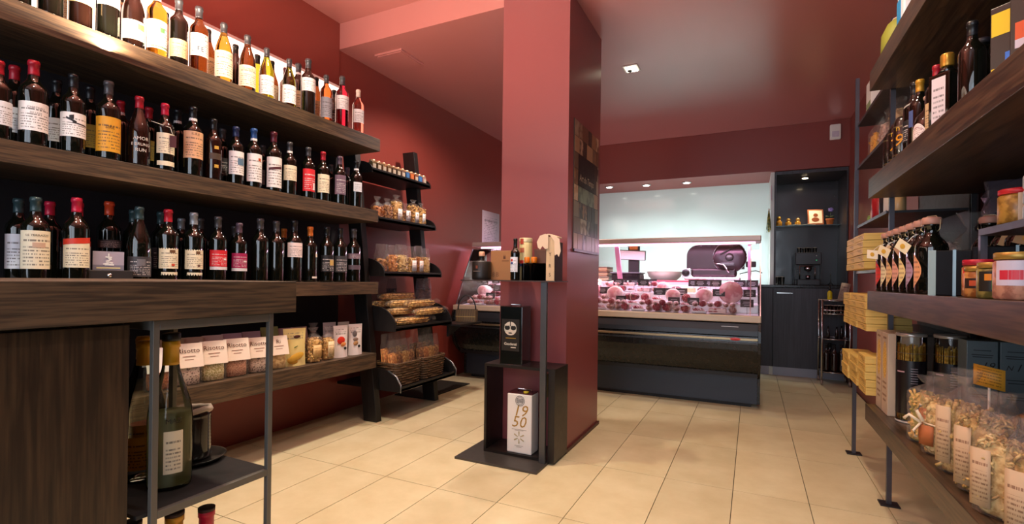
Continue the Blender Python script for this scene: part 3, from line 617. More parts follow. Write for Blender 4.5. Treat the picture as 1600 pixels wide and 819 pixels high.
pouch((-2.27, 1.935, BZ), XP-.3, .125, .205, '#e8d48c', 'yellow paper pack with a dark oval emblem and a pasta picture on the bench', [(.008, .16, .019, .009, '#4a1c14', .1), (.0, .105, .012, .003, '#5c7030', .5), (.0, .05, .045, .02, '#d8a83c', .4), (-.02, .03, .03, .018, '#c89430', -.3)], 'pasta_pack', .05)
bag((-2.27, 2.065, BZ), XP-.25, .09, .06, .20, .135, 'tube', F_gold, 'clear bag of golden short pasta with tied top beside the yellow paper pack', top='gather', seed=11, n=110, card=(.05, .03, .10, pr('#e0b878', '#7a5030'), .01), group='bagged pasta on the bench')
bag((-2.27, 2.17, BZ), XP-.25, .075, .055, .195, .13, 'short', F_gold, 'narrow clear bag of golden pasta beside the white pouch with a red tomato picture', top='gather', seed=12, n=90, card=(.04, .02, .11, pr('#e8cfa0', '#7a5030'), .01), group='bagged pasta on the bench')
bag((-2.41, 2.19, BZ), XP-.2, .09, .055, .21, .12, 'tube', F_brown, 'tied clear bag standing behind the golden pasta bags on the bench', seed=13, n=60)
pouch((-2.27, 2.275, BZ), XP-.25, .098, .195, '#ece2e0', 'white stand-up pouch with a red tomato picture on the bench', [(-.006, .105, .026, .024, '#d2301c', 0), (.008, .08, .018, .013, '#d88a4c', .3), (.022, .055, .009, .009, '#1c1a1c', 0)])
pouch((-2.27, 2.40, BZ), XP-.25, .098, .195, '#ece4e2', 'white stand-up pouch with brown mushroom pictures at the end of the bench', [(-.012, .135, .017, .019, '#6a6264', 0), (-.008, .10, .019, .011, '#8c7468', 0), (-.008, .075, .018, .014, '#b88a5c', .3), (.016, .055, .009, .009, '#1c1a1c', 0)])
pouch((-2.40, 2.31, BZ), XP-.2, .09, .205, '#cdbcb8', 'pale pouch standing behind the tomato pouch on the bench', []); pouch((-2.40, 2.43, BZ), XP-.2, .085, .20, '#d4c4b8', 'pale pouch standing behind the mushroom pouch on the bench', [])

# ================================================================== SNACK RACK (leaning ladder sides, curved cheeks)
t = RK = T('snack_rack', 'black wooden ladder rack with five shelves against the left wall behind the wine shelves', 'shelf rack', (-2.4, 2.9, 0))
def wp_(b2): b2.v = [(x+2.4, y-2.9, z) for x, y, z in b2.v]; return b2
for (y0, y1) in ((2.535, 2.585), (3.20, 3.25)):
    wp_(B().prism([(-2.315, 0), (-2.205, 0), (-2.44, 1.96), (-2.55, 1.96)], 1, y0, y1)).obj('leg', M_dark, t, bev=.002)
LV = [(-2.315, 1.67, .07), (-2.26, 1.335, .08), (-2.20, .965, .11), (-2.10, .60, .15), (-2.06, .205, .13)]
for k, (xf, z, ch) in enumerate(LV):
    ye = 3.30 if k != 3 else 3.30; y0 = 2.50 if k != 4 else 2.53
    y0 = 2.59
    xb_ = -2.61; 
    wp_(B().box(xb_, xf, y0, ye-.051, z, z+.018).box(xf-.012, xf, y0, ye-.051, z, z+.03)).obj('shelf', M_dark, t, bev=.001)
    for y in (y0-.04 if k > 1 else y0, ye-.05):
        dpt = .30 if k > 1 else .2
        pts = [(xf-dpt, z-.004), (xf, z-.004)]+[(xf-dpt*(1-math.cos(a))*.62, z+ch*math.sin(a)+.012) for a in [i*PI/16 for i in range(0, 9)]]+[(xf-dpt, z+ch+.012)]
        if k > 1 and y < 2.7: pts = [(max(p[0], -9), p[1]) for p in pts]; yy0, yy1 = 2.588, 2.60
        else: yy0, yy1 = (y, y+.012) if y > 2.7 else (2.588, 2.60)
        if y > 2.7: yy0, yy1 = 3.252, 3.266
        wp_(B().prism(pts, 1, yy0, yy1)).obj('side_cheek', M_dark, t)
wp_(B().tube([(-2.06+.004, 3.262, .20), (-2.055, 3.262, .25), (-2.09, 3.262, .30), (-2.16, 3.262, .335)], .006, 6).tube([(-2.06+.004, 2.592, .20), (-2.055, 2.592, .25), (-2.09, 2.592, .30), (-2.16, 2.592, .335)], .006, 6)).obj('edge_band', mat('#8a8c90', .3, .8), t)
# jars on the top level
jm = clear('jar_glass')
jc = ['#6c5a3c', '#5a4630', '#7c5c3c', '#6a5034', '#584838', '#5c5040', '#6c5a50', '#3c6c9c', '#c06838', '#7c4634', '#3c70a8', '#a88078']
jn = ['brown', 'dark brown', 'brown', 'brown', 'dark', 'dark', 'grey-brown', 'blue', 'orange', 'reddish', 'blue', 'pinkish']
for k in range(12):
    y = 2.62+k*.0525
    t = T('spice_jar', 'small square jar of %s contents, gold lid, %s from left, top rack level' % (jn[k], ORD[k]), 'jar', (-2.345, y, 1.6885), XP, 'small jars on the top rack level')
    B().bx(0, 0, 0, .040, .040, .055).obj('jar_body', mat(jc[k], .15, coat=.6), t, bev=.004); B().lathe([(.019, .055), (.0205, .056), (.0205, .068), (.018, .07)], 14).obj('lid', mat('#d8b48c', .3, .7), t)
    B().box(-.015, .015, -.0212, -.0202, .012, .042).obj('paper_label', pr('#b0a490' if jn[k] not in ('blue', 'orange') else jc[k]), t)
PL = pr('#f0ece8', '#8a8a8a')
def rackbags(lst, xf, z, lvl):
    for k, (y, w, h, fh, fill, fm, desc, top, card) in enumerate(lst):
        bag((xf, y, z), XP-.12+rnd.uniform(-.1, .1), w, w*.62, h, fh, fill, fm, 'clear bag of %s, %s from left, %s rack level' % (desc, ORD[k], lvl), group='snack bags on the rack', top=top, seed=20+k, n=70, card=card)
c_ = lambda s_=1: (.04*s_, .02, .10, PL, .012)
rackbags([(2.665, .09, .16, .09, 'flake', F_org, 'orange rusks', 'gather', None), (2.765, .085, .16, .11, 'short', F_brown, 'brown biscuits', 'gather', None), (2.865, .10, .20, .15, 'ring', F_gold, 'golden ring crackers with white label', 'gather', c_()), (2.965, .09, .155, .09, 'ring', F_brown, 'brown crackers with tilted label', 'gather', c_()), (3.065, .10, .195, .15, 'ring', F_gold, 'golden ring crackers with long label', 'gather', c_()), (3.165, .075, .185, .14, 'ring', F_gold, 'golden crackers at the far end', 'gather', c_(.8))], -2.335, 1.3535, 'second')
rackbags([(2.66, .10, .20, .10, 'flake', F_brown, 'brown bread slices', 'tuft', None), (2.765, .09, .20, .13, 'flake', F_org, 'orange toasted slices', 'tuft', None), (2.87, .115, .21, .13, 'ring', F_pale, 'pale twisted crackers', 'tuft', None), (2.985, .09, .205, .12, 'short', F_gold, 'yellow nibbles with white label', 'tuft', c_()), (3.075, .08, .215, .13, 'flake', F_org, 'amber crackers in shiny film', 'tuft', c_()), (3.165, .08, .20, .13, 'short', F_pasta, 'pale biscuits at the far end', 'tuft', None)], -2.29, .9835, 'third')
# tall film packs leaning between third and fourth level
for k, (y, dsc) in enumerate([(2.93, 'left'), (3.08, 'middle'), (3.16, 'right')]):
    bag((-2.42 if k == 0 else -2.27, y, .619), XP-.1, .085, .045, .33, .26, 'flake', F_dark, 'tall glossy film pack leaning behind the breadstick bundles, %s one' % dsc, top='flat', seed=40+k, n=20, film_=M_filmd, name='film_pack', group='tall film packs on the rack', lean=-.0)
# breadstick bundles lying along the fourth level
F_stick = speckle('breadstick_crust', '#a8752f', '#e6bd72', 55, .6)
def sticks(L, n, r0, seed, m):
    r = random.Random(seed); b2 = B()
    for i in range(n):
        a = r.uniform(0, 6.28); q = r0*math.sqrt(r.random()); x, z = q*math.cos(a), q*math.sin(a)*.7; y0 = -L/2+r.uniform(0, .03); y1 = L/2-r.uniform(0, .05); e = r.uniform(-.012, .012)
        b2.tube([(x, y0, z+r0), (x+e, (y0+y1)/2, z+r0+r.uniform(-.004, .004)), (x+r.uniform(-.01, .01), y1, z+r0)], .0042, 5)
    return b2.mesh('breadsticks', m)
SM = [sticks(.34, 22, .034, 3, F_stick), sticks(.34, 22, .032, 5, F_stick)]
wrM = B().lathe([(.006, -.21), (.028, -.17), (.037, -.13), (.039, 0), (.037, .13), (.03, .16), (.014, .185), (.03, .215), (.036, .235)], 18, Matrix.Translation((0, 0, .033)) @ Matrix.Diagonal((1, 1, .75, 1)) @ Matrix.Rotation(-PI/2, 4, 'X'), cap=False)
for v in range(len(wrM.v)):
    x, y, z = wrM.v[v]; wrM.v[v] = (x*(1+rnd.uniform(-.12, .12)), y, z+rnd.uniform(-.004, .004))
wrM = wrM.mesh('wrapper', M_film)
kk = 0
for (x, y, z, a) in [(-2.155, 2.80, .635, .03), (-2.245, 2.79, .635, -.02), (-2.15, 2.99, .690, -.05), (-2.42, 2.80, .635, .03), (-2.335, 2.79, .635, .02), (-2.29, 2.80, .690, 0), (-2.38, 2.80, .692, .0), (-2.21, 2.80, .70, .03), (-2.25, 2.83, .752, -.04), (-2.34, 2.80, .750, .03), (-2.18, 2.93, .750, -.08), (-2.29, 2.82, .80, .05)]:
    t = T('breadstick_pack', 'film-wrapped bundle of golden breadsticks lying on the fourth rack level, %s of the heap' % ORD[kk], 'breadsticks', (x, y+.03, z-.012), -a, 'breadstick bundles on the rack')
    place(SM[kk % 2], 'breadsticks', t); place(wrM, 'wrapper', t); kk += 1
# wicker baskets on the lowest level with tall packs in them
wk = speckle('dark_wicker', '#3a2818', '#6e5236', 120, .6)
def wicker(w, d, h, m, rows=9):
    b2 = B(); nu = 44
    per = []
    for i in range(nu):
        a = 2*PI*i/nu; ca, sa = math.cos(a), math.sin(a); per.append((math.copysign(abs(ca)**.25, ca), math.copysign(abs(sa)**.25, sa)))
    for j in range(rows):
        z = h*(j+.5)/rows; fl = .88+.12*z/h
        b2.tube([(p[0]*w/2*fl+p[0]*.0035*(1 if (i+j) % 2 else -1), p[1]*d/2*fl+p[1]*.0035*(1 if (i+j) % 2 else -1), z) for i, p in enumerate(per)], h/rows*.46, 4, True)
    for i in range(0, nu, 2): p = per[i]; b2.cyl((p[0]*w/2*.88, p[1]*d/2*.88, 0), (p[0]*w/2, p[1]*d/2, h), .003, 4)
    b2.tube([(p[0]*w/2*1.01, p[1]*d/2*1.01, h) for p in per], .007, 6, True); b2.box(-w*.43, w*.43, -d*.43, d*.43, .002, .008)
    return b2.mesh('woven_body', m)
WM = wicker(.275, .20, .155, wk)
for (y, nm) in ((2.745, 'near'), (3.045, 'far')):
    t = T('wicker_basket', 'rectangular dark woven basket on the lowest rack level, the %s one of two' % nm, 'basket', (-2.20, y, .2235), XP, 'wicker baskets on the rack'); place(WM, 'woven_body', t)
def pack(P, rz, lean, m, label, seed, h=.30, w=.085):
    t = T('wrapped_pack', label, 'pack', P, rz, 'film packs standing in the baskets'); t.rotation_euler = (lean[0], lean[1], rz)
    b2 = B()
    for i in range(7): x = -w*.42+i*w*.84/6; b2.tube([(x, -.008, .0), (x+.002, -.01+.006*(i % 2), h*.35), (x, -.008, h*.68)], .0058, 6); b2.tube([(x+.004, .008, .0), (x, .009, h*.7)], .0058, 6)
    b2.obj('sticks', m, t); place(wrap_mesh(w, .045, h, h*.7, 'tuft', seed, M_film), 'wrapper', t)
i = 0
for (yy, mm, dsc, ln) in [(2.655, F_org, 'orange flat bread', .10), (2.72, F_brown, 'brown breadsticks', .10), (2.785, F_stick, 'golden breadsticks', .10), (2.845, F_brown, 'dark wrapped bread', .08), (2.955, F_brown, 'brown breadsticks', .06), (3.015, F_org, 'reddish flat bread', .04), (3.075, F_stick, 'golden breadsticks', .02), (3.135, F_brown, 'glossy brown bread', 0)]:
    for dx in (0, -.06):
        pack((-2.165+dx, yy, .236), XP, (0, -ln), mm, 'film-wrapped %s, %s basket, %s row, %s from left' % (dsc, 'near' if i < 4 else 'far', 'front' if dx == 0 else 'back', ORD[i % 4]), 50+i % 3, .30 if dx == 0 else .34, .058)
    i += 1
# hooped gift basket next to the cold case on a small block
P = Vector((-2.12, 3.52, .60))
t = T('hooped_basket', 'small slatted wooden basket with a dark hoop handle in front of the cold case', 'basket', P, .35)
slm = grain('basket_slat', '#3a2a1a', '#7a6238', 2, .6, 1.5); sl = B().box(-.0095, .0095, -.003, .003, 0, .095).mesh('slat', slm)
for sgn in (-1, 1):
    for i in range(8):
        o = place(sl, 'slat', t, loc=(-.07+i*.02, sgn*.055, .004)); 
    for i in range(5):
        o = place(sl, 'slat', t, loc=(sgn*.08, -.042+i*.021, .004)); o.rotation_euler = (0, 0, PI/2)
B().box(-.082, .082, -.057, .057, 0, .006).obj('bottom_board', slm, t)
B().box(-.082, .082, -.0595, -.0575, .04, .047).box(-.082, .082, .0575, .0595, .04, .047).obj('band', mat('#a08a50', .6), t)
B().tube([(.075*math.cos(a), 0, .09+.125*math.sin(a)) for a in [PI*i/12 for i in range(13)]], .006, 6).obj('hoop_handle', M_blkm, t)
wp_(B().box(-2.22, -2.02, 3.253, 3.60, .583, .599)).obj('side_shelf', M_dark, RK); wp_(B().prism([(3.253, .583), (3.253, .50), (3.48, .583)], 0, -2.14, -2.12)).obj('bracket', M_dark, RK)
# ================================================================== UNDER THE COUNTER
def stopper(t, z, col): pass
P = Vector((-1.205, .685, .4665))
t, R0 = bottle(P, facing(P, 1, .7), .335, 'burgundy', 'clear', 'yellow', 'cream', label='large clear spirits bottle with yellow capsule and small label on the black shelf plate', lz=(.035, .12), la=.42, wid=.98)
B().lathe([(.0385, .008), (.0390, .02), (.0390, .135), (.037, .152)], 24).obj('liquid', milky('pale_lit_spirit', '#e8ecc8', .4), t)  # cloudy pale tint stands in for light refracted through the clear spirit
B().lathe([(.0165, .298), (.0175, .302), (.0175, .312), (.016, .314)], 14).obj('stopper', M_dark, t)
text('MAZ', .014, t, M_ink, (0, 0, .14), wrap=R0+.001)
for k, (x, y) in enumerate([(-1.30, .65), (-1.40, .70)]):
    P = Vector((x, y+.03, .4665)); t, R0 = bottle(P, facing(P, 1, .7), .325, 'burgundy', 'clear', 'yellow', 'yellow', label='clear bottle with yellow capsule and yellow label behind the frame post, %s one' % ('nearer', 'farther')[k], group='yellow capsule bottles', lz=(.03, .10), la=1.3)
t = T('serving_tray', 'small black tray under the ribbed dark container on the shelf plate', 'tray', (-1.315, .805, .4665), .2)
B().lathe([(.055, 0), (.068, .003), (.078, .012), (.075, .012), (.064, .006), (.001, .005)], 28, cap=False).obj('tray_body', M_blk, t)
t = T('cup_stack', 'ribbed dark plastic cup stack with pale crumpled rim on a black tray', 'cups', (-1.315, .805, .4725), .2)
B().lathe([(.040, 0)]+[(.040+.0012*(i % 2), .008+i*.0045) for i in range(24)]+[(.041, .125)], 24).obj('cups', mat('#14120f', .12, coat=.7), t)
r2 = B(); 
r2.tube([(.038*math.cos(a)*(1+rnd.uniform(-.06, .06)), .038*math.sin(a), .128+rnd.uniform(-.003, .004)) for a in [2*PI*i/22 for i in range(22)]], .0075, 6, True); r2.obj('paper_rim', mat('#cfc0b4', .7), t)
for k, (x, y, cp, gl) in enumerate([(-1.20, .80, 'crimson', 'dark'), (-1.20, .725, 'gold', 'amber'), (-1.21, .64, 'gold', 'brown')]):
    P = Vector((x, y-.03, .0384)); nm = ('red capsule', 'gold capsule', 'dark gold capsule')[k]
    t, R0 = bottle(P, XP, .34 if k == 0 else .35+.01*k, 'bordeaux', gl, cp, 'cream', label='bottle with %s on the lowest plate, its top just above the frame edge' % nm, group='bottles on the lowest plate')
    B().lathe([(.0164, .296), (.0168, .303), (.0155, .3035)], 14).obj('cork_top', mat('#3a2018', .6), t)

# ================================================================== STAND AT THE COLUMN
t = T('column_stand', 'steel floor stand with black open cube and thin upper shelf in front of the column', 'stand', (-1.17, 2.40, 0))
B().box(-.235, .235, -.175, .165, 0, .012).obj('floor_plate', M_frame if 0 else mat('#4a4644', .45, .5), t, bev=.001)
bb = mat('#16100f', .35); th = .014
B().box(-.14, .27, -.03, .168, .478, .492).obj('cube_top', bb, t); B().box(-.14, .27, -.03, .168, .0125, .0265).obj('cube_bottom', bb, t)
B().box(-.14, -.126, -.03, .168, .0265, .478).obj('cube_side', bb, t); B().box(.235, .27, -.03, .168, .0265, .478).obj('cube_side', bb, t)
B().box(.196, .228, -.055, -.035, .012, .94).obj('post', M_steel, t, bev=.001)
B().box(-.27, .285, -.08, .11, .94, .946).obj('upper_shelf', mat('#4a3c38', .4, .4), t)
B().box(.214, .219, -.028, .03, .34, .46).obj('hinge_strip', mat('#b09a68', .4, .3), t)
# white oil tin 1950
t = T('oil_tin', 'white rectangular oil tin with gold figures 1950 inside the black cube', 'tin', (-1.105, 2.385, .0268))
B().box(-.072, .072, 0, .095, 0, .315).obj('tin_body', mat('#dcd8d4', .3), t, bev=.006)
B().box(-.070, .070, .003, .092, .3155, .320).obj('tin_lid', mat('#4a1c20', .3, .3), t, bev=.002)
B().tube([(-.03, .05, .32), (-.03, .05, .333), (.05, .05, .333), (.05, .05, .32)], .003, 6).obj('carry_handle', M_chrome, t); B().lathe([(.014, .32), (.015, .328), (.012, .33)], 14, Matrix.Translation((.03, .02, 0))).obj('screw_cap', mat('#b0a020', .4), t)
go = mat('#a8843c', .35, .4)
text('19', .085, t, go, (.004, -.0006, .225), italic=.25); text('50', .085, t, go, (-.004, -.0006, .165), italic=.25)
rg = B().tube([(.026*math.cos(a), 0, .026*math.sin(a)) for a in [2*PI*i/24 for i in range(24)]], .0014, 5, True).tube([(.019*math.cos(a), 0, .019*math.sin(a)) for a in [2*PI*i/20 for i in range(20)]], .001, 5, True)
for z in (-.010, -.004, .002, .008): rg.box(-.022+abs(z)*.3, .022-abs(z)*.3, -.0006, 0, z, z+.0028)
rg.obj('crest', mat('#5a5650', .5), t, loc=(.004, -.001, .280))
lf = B()
for k in range(6):
    a = PI/3*k+PI/6
    for q, s2 in ((.014, .007), (.025, .009)):
        lf.lathe([(.001, .0008), (1, 0)], 12, Matrix.Translation((q*math.cos(a), -.0004, q*math.sin(a))) @ Matrix.Rotation(PI/2, 4, 'X') @ Matrix.Rotation(a, 4, 'Z') @ Matrix.Diagonal((s2, s2*.42, 1, 1)), cap=False)
lf.obj('flower_emblem', mat('#a89c78', .5), t, loc=(.0, -.0006, .085))
for z, w2 in ((.126, .085), (.121, .05), (.04, .05), (.033, .03)): B().box(-w2/2, w2/2, -.0006, -.0001, z, z+.0022).obj('print_line', mat('#8a8478', .6), t)
# black oil tin with the mask
t = T('oil_tin', 'tall black oil tin with a pale mask face standing on the black cube', 'tin', (-1.16, 2.385, .4925))
B().box(-.066, .066, 0, .115, 0, .315).obj('tin_body', mat('#0a0d0b', .15, coat=.6), t, bev=.004)
B().box(.0655, .0672, -.0008, .0008, .01, .305).box(-.066, .067, -.001, .115, -.0002, .003).obj('tin_seam', M_chrome, t)
B().box(-.055, .05, -.0006, -.0001, .075, .245).obj('label_panel', mat('#1f1a16', .4), t)
B().tube([(-.03, .06, .312), (-.03, .06, .322), (.03, .06, .322), (.03, .06, .312)], .003, 6).obj('carry_handle', M_chrome, t)
ivory = mat('#c8c0b0', .5); mk = B()
def disc(b2, x, z, rx, rz_, y=-.0012, a=0): b2.lathe([(.001, .0006), (1, 0)], 18, Matrix.Translation((x, y, z)) @ Matrix.Rotation(PI/2, 4, 'X') @ Matrix.Rotation(a, 4, 'Z') @ Matrix.Diagonal((rx, rz_, 1, 1)), cap=False)
disc(mk, 0, 0, .037, .037); mk.obj('mask_face', ivory, t, loc=(-.003, 0, .195))
mk = B(); disc(mk, -.018, .004, .016, .013, -.0022); disc(mk, .018, .004, .016, .013, -.0022); mk.box(-.0022, .0022, -.0024, -.002, .012, .037); disc(mk, 0, -.024, .012, .0035, -.0022); mk.obj('mask_dark_print', mat('#14110f', .5), t, loc=(-.003, 0, .195))  # printed dark sockets, brow line and mouth of the mask
mk = B(); disc(mk, -.018, .006, .015, .005, -.0032); disc(mk, .018, .006, .015, .005, -.0032); mk.obj('mask_eyelid', ivory, t, loc=(-.003, 0, .208))
mk = B(); mk.box(-.03, .03, -.0018, -.001, 0, .003).obj('print_line', mat('#a8842c', .4), t, loc=(0, 0, .142))
text('Gaudenzi', .020, t, ivory, (-.002, -.0012, .112), bold=.0004)
B().box(0, .03, -.0014, -.0008, .092, .096).obj('print_line', ivory, t)
# things on the upper shelf
UZ = .9463
t = T('spirits_bottle', 'squat black ceramic bottle with cork stopper, leftmost on the thin upper shelf', 'bottle', (-1.345, 2.385, UZ))
B().lathe([(.048, 0), (.052, .004), (.053, .02), (.053, .098), (.05, .102), (.018, .104), (.0155, .110), (.0155, .128), (.018, .13)], 26).obj('bottle_body', mat('#17110e', .45), t)
B().lathe([(.016, .1305), (.0165, .134), (.0165, .150), (.013, .156)], 16).obj('stopper', mat('#d8a888', .5), t)
B().box(-.006, .006, -.0545, -.0535, .062, .078).obj('emblem', mat('#7a3c28', .5), t); B().box(-.022, .022, -.0545, -.0535, .045, .049).obj('emblem', mat('#6a5a50', .5), t)
t = T('gift_box', 'tan cardboard gift box with small crown print beside the squat black bottle', 'box', (-1.245, 2.42, UZ))
B().box(-.062, .062, 0, .09, 0, .162).obj('box_body', mat('#9c6c40', .6), t, bev=.0015); B().box(-.0005, .0005, -.0006, 0, .0, .0).obj('seam', mat('#6a4424', .6), t)
B().box(.016, .030, -.0008, 0, .116, .126).prism([(.016, .126), (.019, .140), (.023, .128), (.027, .140), (.030, .126)], 1, -.0008, 0).box(.008, .05, -.0008, 0, .104, .107).obj('crown_print', mat('#5a3418', .6), t)
text('B', .035, t, mat('#6e4526', .6), (-.02, -.0006, .03)); text('8', .035, t, mat('#6e4526', .6), (-.045, -.0006, .03))
t, R0 = bottle(Vector((-1.135, 2.375, UZ)), -.35, .222, 'bordeaux', 'dark', 'black', 'pale', label='small dark bottle with white label and red-blue crest on the upper shelf', wid=.93, lz=(.06, .185*.9), la=1.3, extra=[(-.25, .25, .135, .152, '#c02c20', 0), (-.3, .3, .115, .13, '#28407c', 0)])
t = T('tin_tube', 'tall cream cylindrical tin with red-blue crest behind the dark box', 'tin', (-1.105, 2.445, UZ))
B().lathe([(.034, 0), (.035, .002), (.035, .205), (.034, .206)], 26).obj('tube_body', mat('#c8bc88', .35, .2), t); B().lathe([(.0358, .206), (.0362, .209), (.0362, .226), (.034, .229)], 26).obj('lid', mat('#d8cfa4', .35, .2), t)
for (z0, z1, c2, an) in ((.075, .09, '#28407c', .5), (.092, .108, '#c02c20', .35), (.15, .175, '#b06040', .4), (.195, .225, '#a8402c', .3)): place(wrapm(.0366, z0, z1, 0, mat(c2, .5), None, 'crest', 0, -an-.25, an-.25), 'crest', t)
t = T('display_box', 'low dark glossy box with two clear compartments holding orange-capped vials', 'box', (-1.035, 2.40, UZ))
B().box(-.073, .073, 0, .05, 0, .005).box(-.073, .073, .045, .05, .005, .09).box(-.073, -.07, 0, .045, .005, .09).box(.070, .073, 0, .045, .005, .09).box(.012, .015, 0, .045, .005, .09).obj('box_body', mat('#120d0b', .2), t); B().box(-.0735, .0735, -.001, .0, .0, .092).obj('window_pane', clear('vial_pane', (.35, .28, .25, 1)), t)
for k, x in enumerate((-1.088, -1.028)):
    t, R0 = bottle(Vector((x if k == 0 else -1.045, 2.422, UZ+.0055)), 0, .118, 'slim', 'brown', 'copper', None, label='slim vial with orange cap in the dark box, %s one' % ('left', 'right')[k], group='orange capped vials', base=.2, wid=1.15)
    B().lathe([(.022, .150), (.0235, .153), (.0235, .196), (.020, .203)], 18).obj('orange_cap', mat('#e07a14', .4), t)
for o_ in (COL.objects[-1],): pass
t = T('tan_box', 'flat brown box standing behind the dark display box on the upper shelf', 'box', (-1.02, 2.468, UZ)); B().box(-.045, .05, 0, .035, 0, .17).obj('box_body', mat('#5c3a2a', .5), t, bev=.001); B().box(-.046, .051, -.001, .036, .16, .171).obj('lid', mat('#66402e', .5), t)
t = T('wine_case', 'upright slim wooden case with letters and a cream paper flag draped over its top', 'box', (-.925, 2.36, UZ), -.10)
B().box(-.03, .022, 0, .09, 0, .20).obj('case_body', mat('#2c211c', .5), t, bev=.001)
B().box(-.026, .020, -.004, 0, 0, .225).obj('wood_front', mat('#cbb08a', .6), t)
for z, ch in ((.03, 'S'), (.075, 'R'), (.135, 'Y')): text(ch, .026, t, mat('#3a2a20', .6), (-.004, -.0048, z))
fg = B(); 
fg.prism([(-.012, .165), (-.012, .235), (-.03, .240), (-.06, .232), (-.078, .20), (-.072, .172), (-.058, .160), (-.045, .178), (-.028, .162)], 1, -.012, -.0095)
fg.prism([(.004, .225), (-.004, .236), (.03, .226), (.052, .212), (.060, .15), (.050, .120), (.040, .135), (.026, .128), (.023, .20)], 1, -.013, -.0105)
fg.prism([(-.06, .232), (-.012, .24), (.035, .225), (.035, .219), (-.012, .235), (-.06, .227)], 1, -.0095, .05)
fg.obj('paper_flag', mat('#dcc4a8', .7), t, bev=.0008)
# poster on the column's right side
t = T('poster', 'tall collage poster of brown food photographs on the right side of the column', 'poster', (-.9148, 2.90, 1.50), XP)
B().box(-.24, .25, -.004, 0, -.37, .37).obj('poster_sheet', mat('#3a2a20', .35), t)
cols = ['#6a4c34', '#8c6848', '#2a1c16', '#a88868', '#6a5644', '#3c2c24', '#94806a', '#a89880', '#56504a', '#7c7060', '#c0aa90']
r = random.Random(4)
for j in range(8):
    x = -.235
    while x < .24:
        w2 = r.choice((.07, .09, .12)); w2 = min(w2, .245-x); z = .37-.0925*(j+1)
        if not (2 <= j <= 3 and x > -.17 and x < .14): B().box(x+.002, x+w2-.002, -.0052, -.0041, z+.002, z+.0905).obj('photo_print', speckle('food_photo', r.choice(cols), r.choice(cols), 24, .35) if r.random() < .35 else mat(r.choice(cols), .35), t)
        x += w2
B().box(-.165, .155, -.006, -.0045, 0, .185).obj('title_panel', mat('#120e0c', .35), t)
text('Art du Temps', .058, t, mat('#c8c0a8', .5), (-.005, -.0066, .05), italic=.3, sx=.85)
B().box(-.165, .155, -.0058, -.0045, -.0925, -.002).obj('photo_print', speckle('green_photo', '#2c3c34', '#7c8c74', 9, .35), t)
B().box(-.24, .25, -.012, -.004, -.385, -.37).obj('bottom_rail', mat('#3a3634', .35, .6), t)
# notice sheet on the left wall beyond the rack
t = T('notice_sheet', 'white printed notice sheet taped to the left wall just left of the column', 'notice', (XL+.001, 4.86, 1.50), XP)
B().sheet(2, 2, lambda u, v: (-.20+.40*u, -.0008, -.20+.40*v)).obj('paper', pr('#d8ccd8', '#6a6470', 22, .05, .85, .5), t, solid=.0006)

# ================================================================== COLD CASE
CX0, CX1 = -2.53, .062
t = T('cold_case', 'long dark glass-fronted cold case displaying meats at the back of the shop', 'display case', (CX0, 3.93, 0))
def sh(b2): b2.v = [(x-CX0, y-3.93, z) for x, y, z in b2.v]; return b2
panel = mat('#23282e', .38, .2); bodym = mat('#161717', .25, .2); base_m = mat('#2c3440', .42, .2)
prf = [(3.985, .655), (3.955, .65), (3.940, .60), (3.935, .565)]
sh(B().prism(prf+[(4.2, .565), (4.2, .655)], 0, CX0+.02, CX1-.02)).obj('upper_panel', panel, t)
prf = [(3.93, .558), (3.925, .52), (3.930, .46), (3.952, .40), (3.985, .34), (4.03, .29), (4.10, .25), (4.3, .25), (4.3, .558)]
sh(B().prism(prf, 0, CX0+.02, CX1-.02)).obj('curved_panel', bodym, t)
sh(B().box(CX0+.02, CX1-.02, 3.919, 3.93, .532, .548)).obj('trim_strip', mat('#a89878', .3, .8), t, bev=.002)
for z in (.515, .508): sh(B().box(CX0+.02, CX1-.02, 3.9215, 3.928, z, z+.003)).obj('trim_strip', M_steel, t)
sh(B().box(CX0+.02, CX1-.02, 4.17, 4.25, .03, .25)).obj('base_panel', base_m, t)
sh(B().box(CX0+.06, CX1-.06, 4.2, 4.9, 0, .24)).obj('plinth', M_blkm, t)
sh(B().box(CX0, CX1, 3.945, 4.03, .66, .708)).obj('front_rail', mat('#c4b29c', .4, .1), t, bev=.006)
for x0 in (CX0, CX1-.02):
    pf = [(3.935, .655), (3.915, .60), (3.91, .52), (3.92, .44), (3.95, .36), (4.02, .28), (4.10, .235), (4.16, .235), (4.16, .03), (4.95, .03), (4.95, .93), (4.6, .90), (4.3, .78), (4.02, .70)]
    sh(B().prism(pf, 0, x0, x0+.02)).obj('end_panel', bodym, t, bev=.002)
sh(B().box(CX0+.02, CX1-.02, 4.05, 4.95, .25, .64)).obj('inner_body', M_blkm, t)
deck_m = mat('#dcdce0', .35, .2)
DK = [(4.03, .70), (4.22, .715), (4.22, .775), (4.41, .785), (4.41, .85), (4.60, .86)]
sh(B().prism([(4.03, .645), *DK, (4.60, .645)], 0, CX0+.02, CX1-.02)).obj('stepped_deck', deck_m, t)
sh(B().box(CX0+.02, CX1-.02, 4.60, 4.615, .645, .925)).obj('rear_wall', deck_m, t)
sh(B().box(CX0, CX1, 4.60, 4.96, .925, .945)).obj('worktop', mat('#c8c4c6', .3, .3), t, bev=.002)
gp = [(3.995, .708), (4.06, .84), (4.14, .99), (4.22, 1.13), (4.295, 1.255)]
sh(B().prism(gp+[(y+.006, z+.0) for y, z in gp[::-1]], 0, CX0+.01, CX1-.01)).obj('front_glass', M_glass, t)
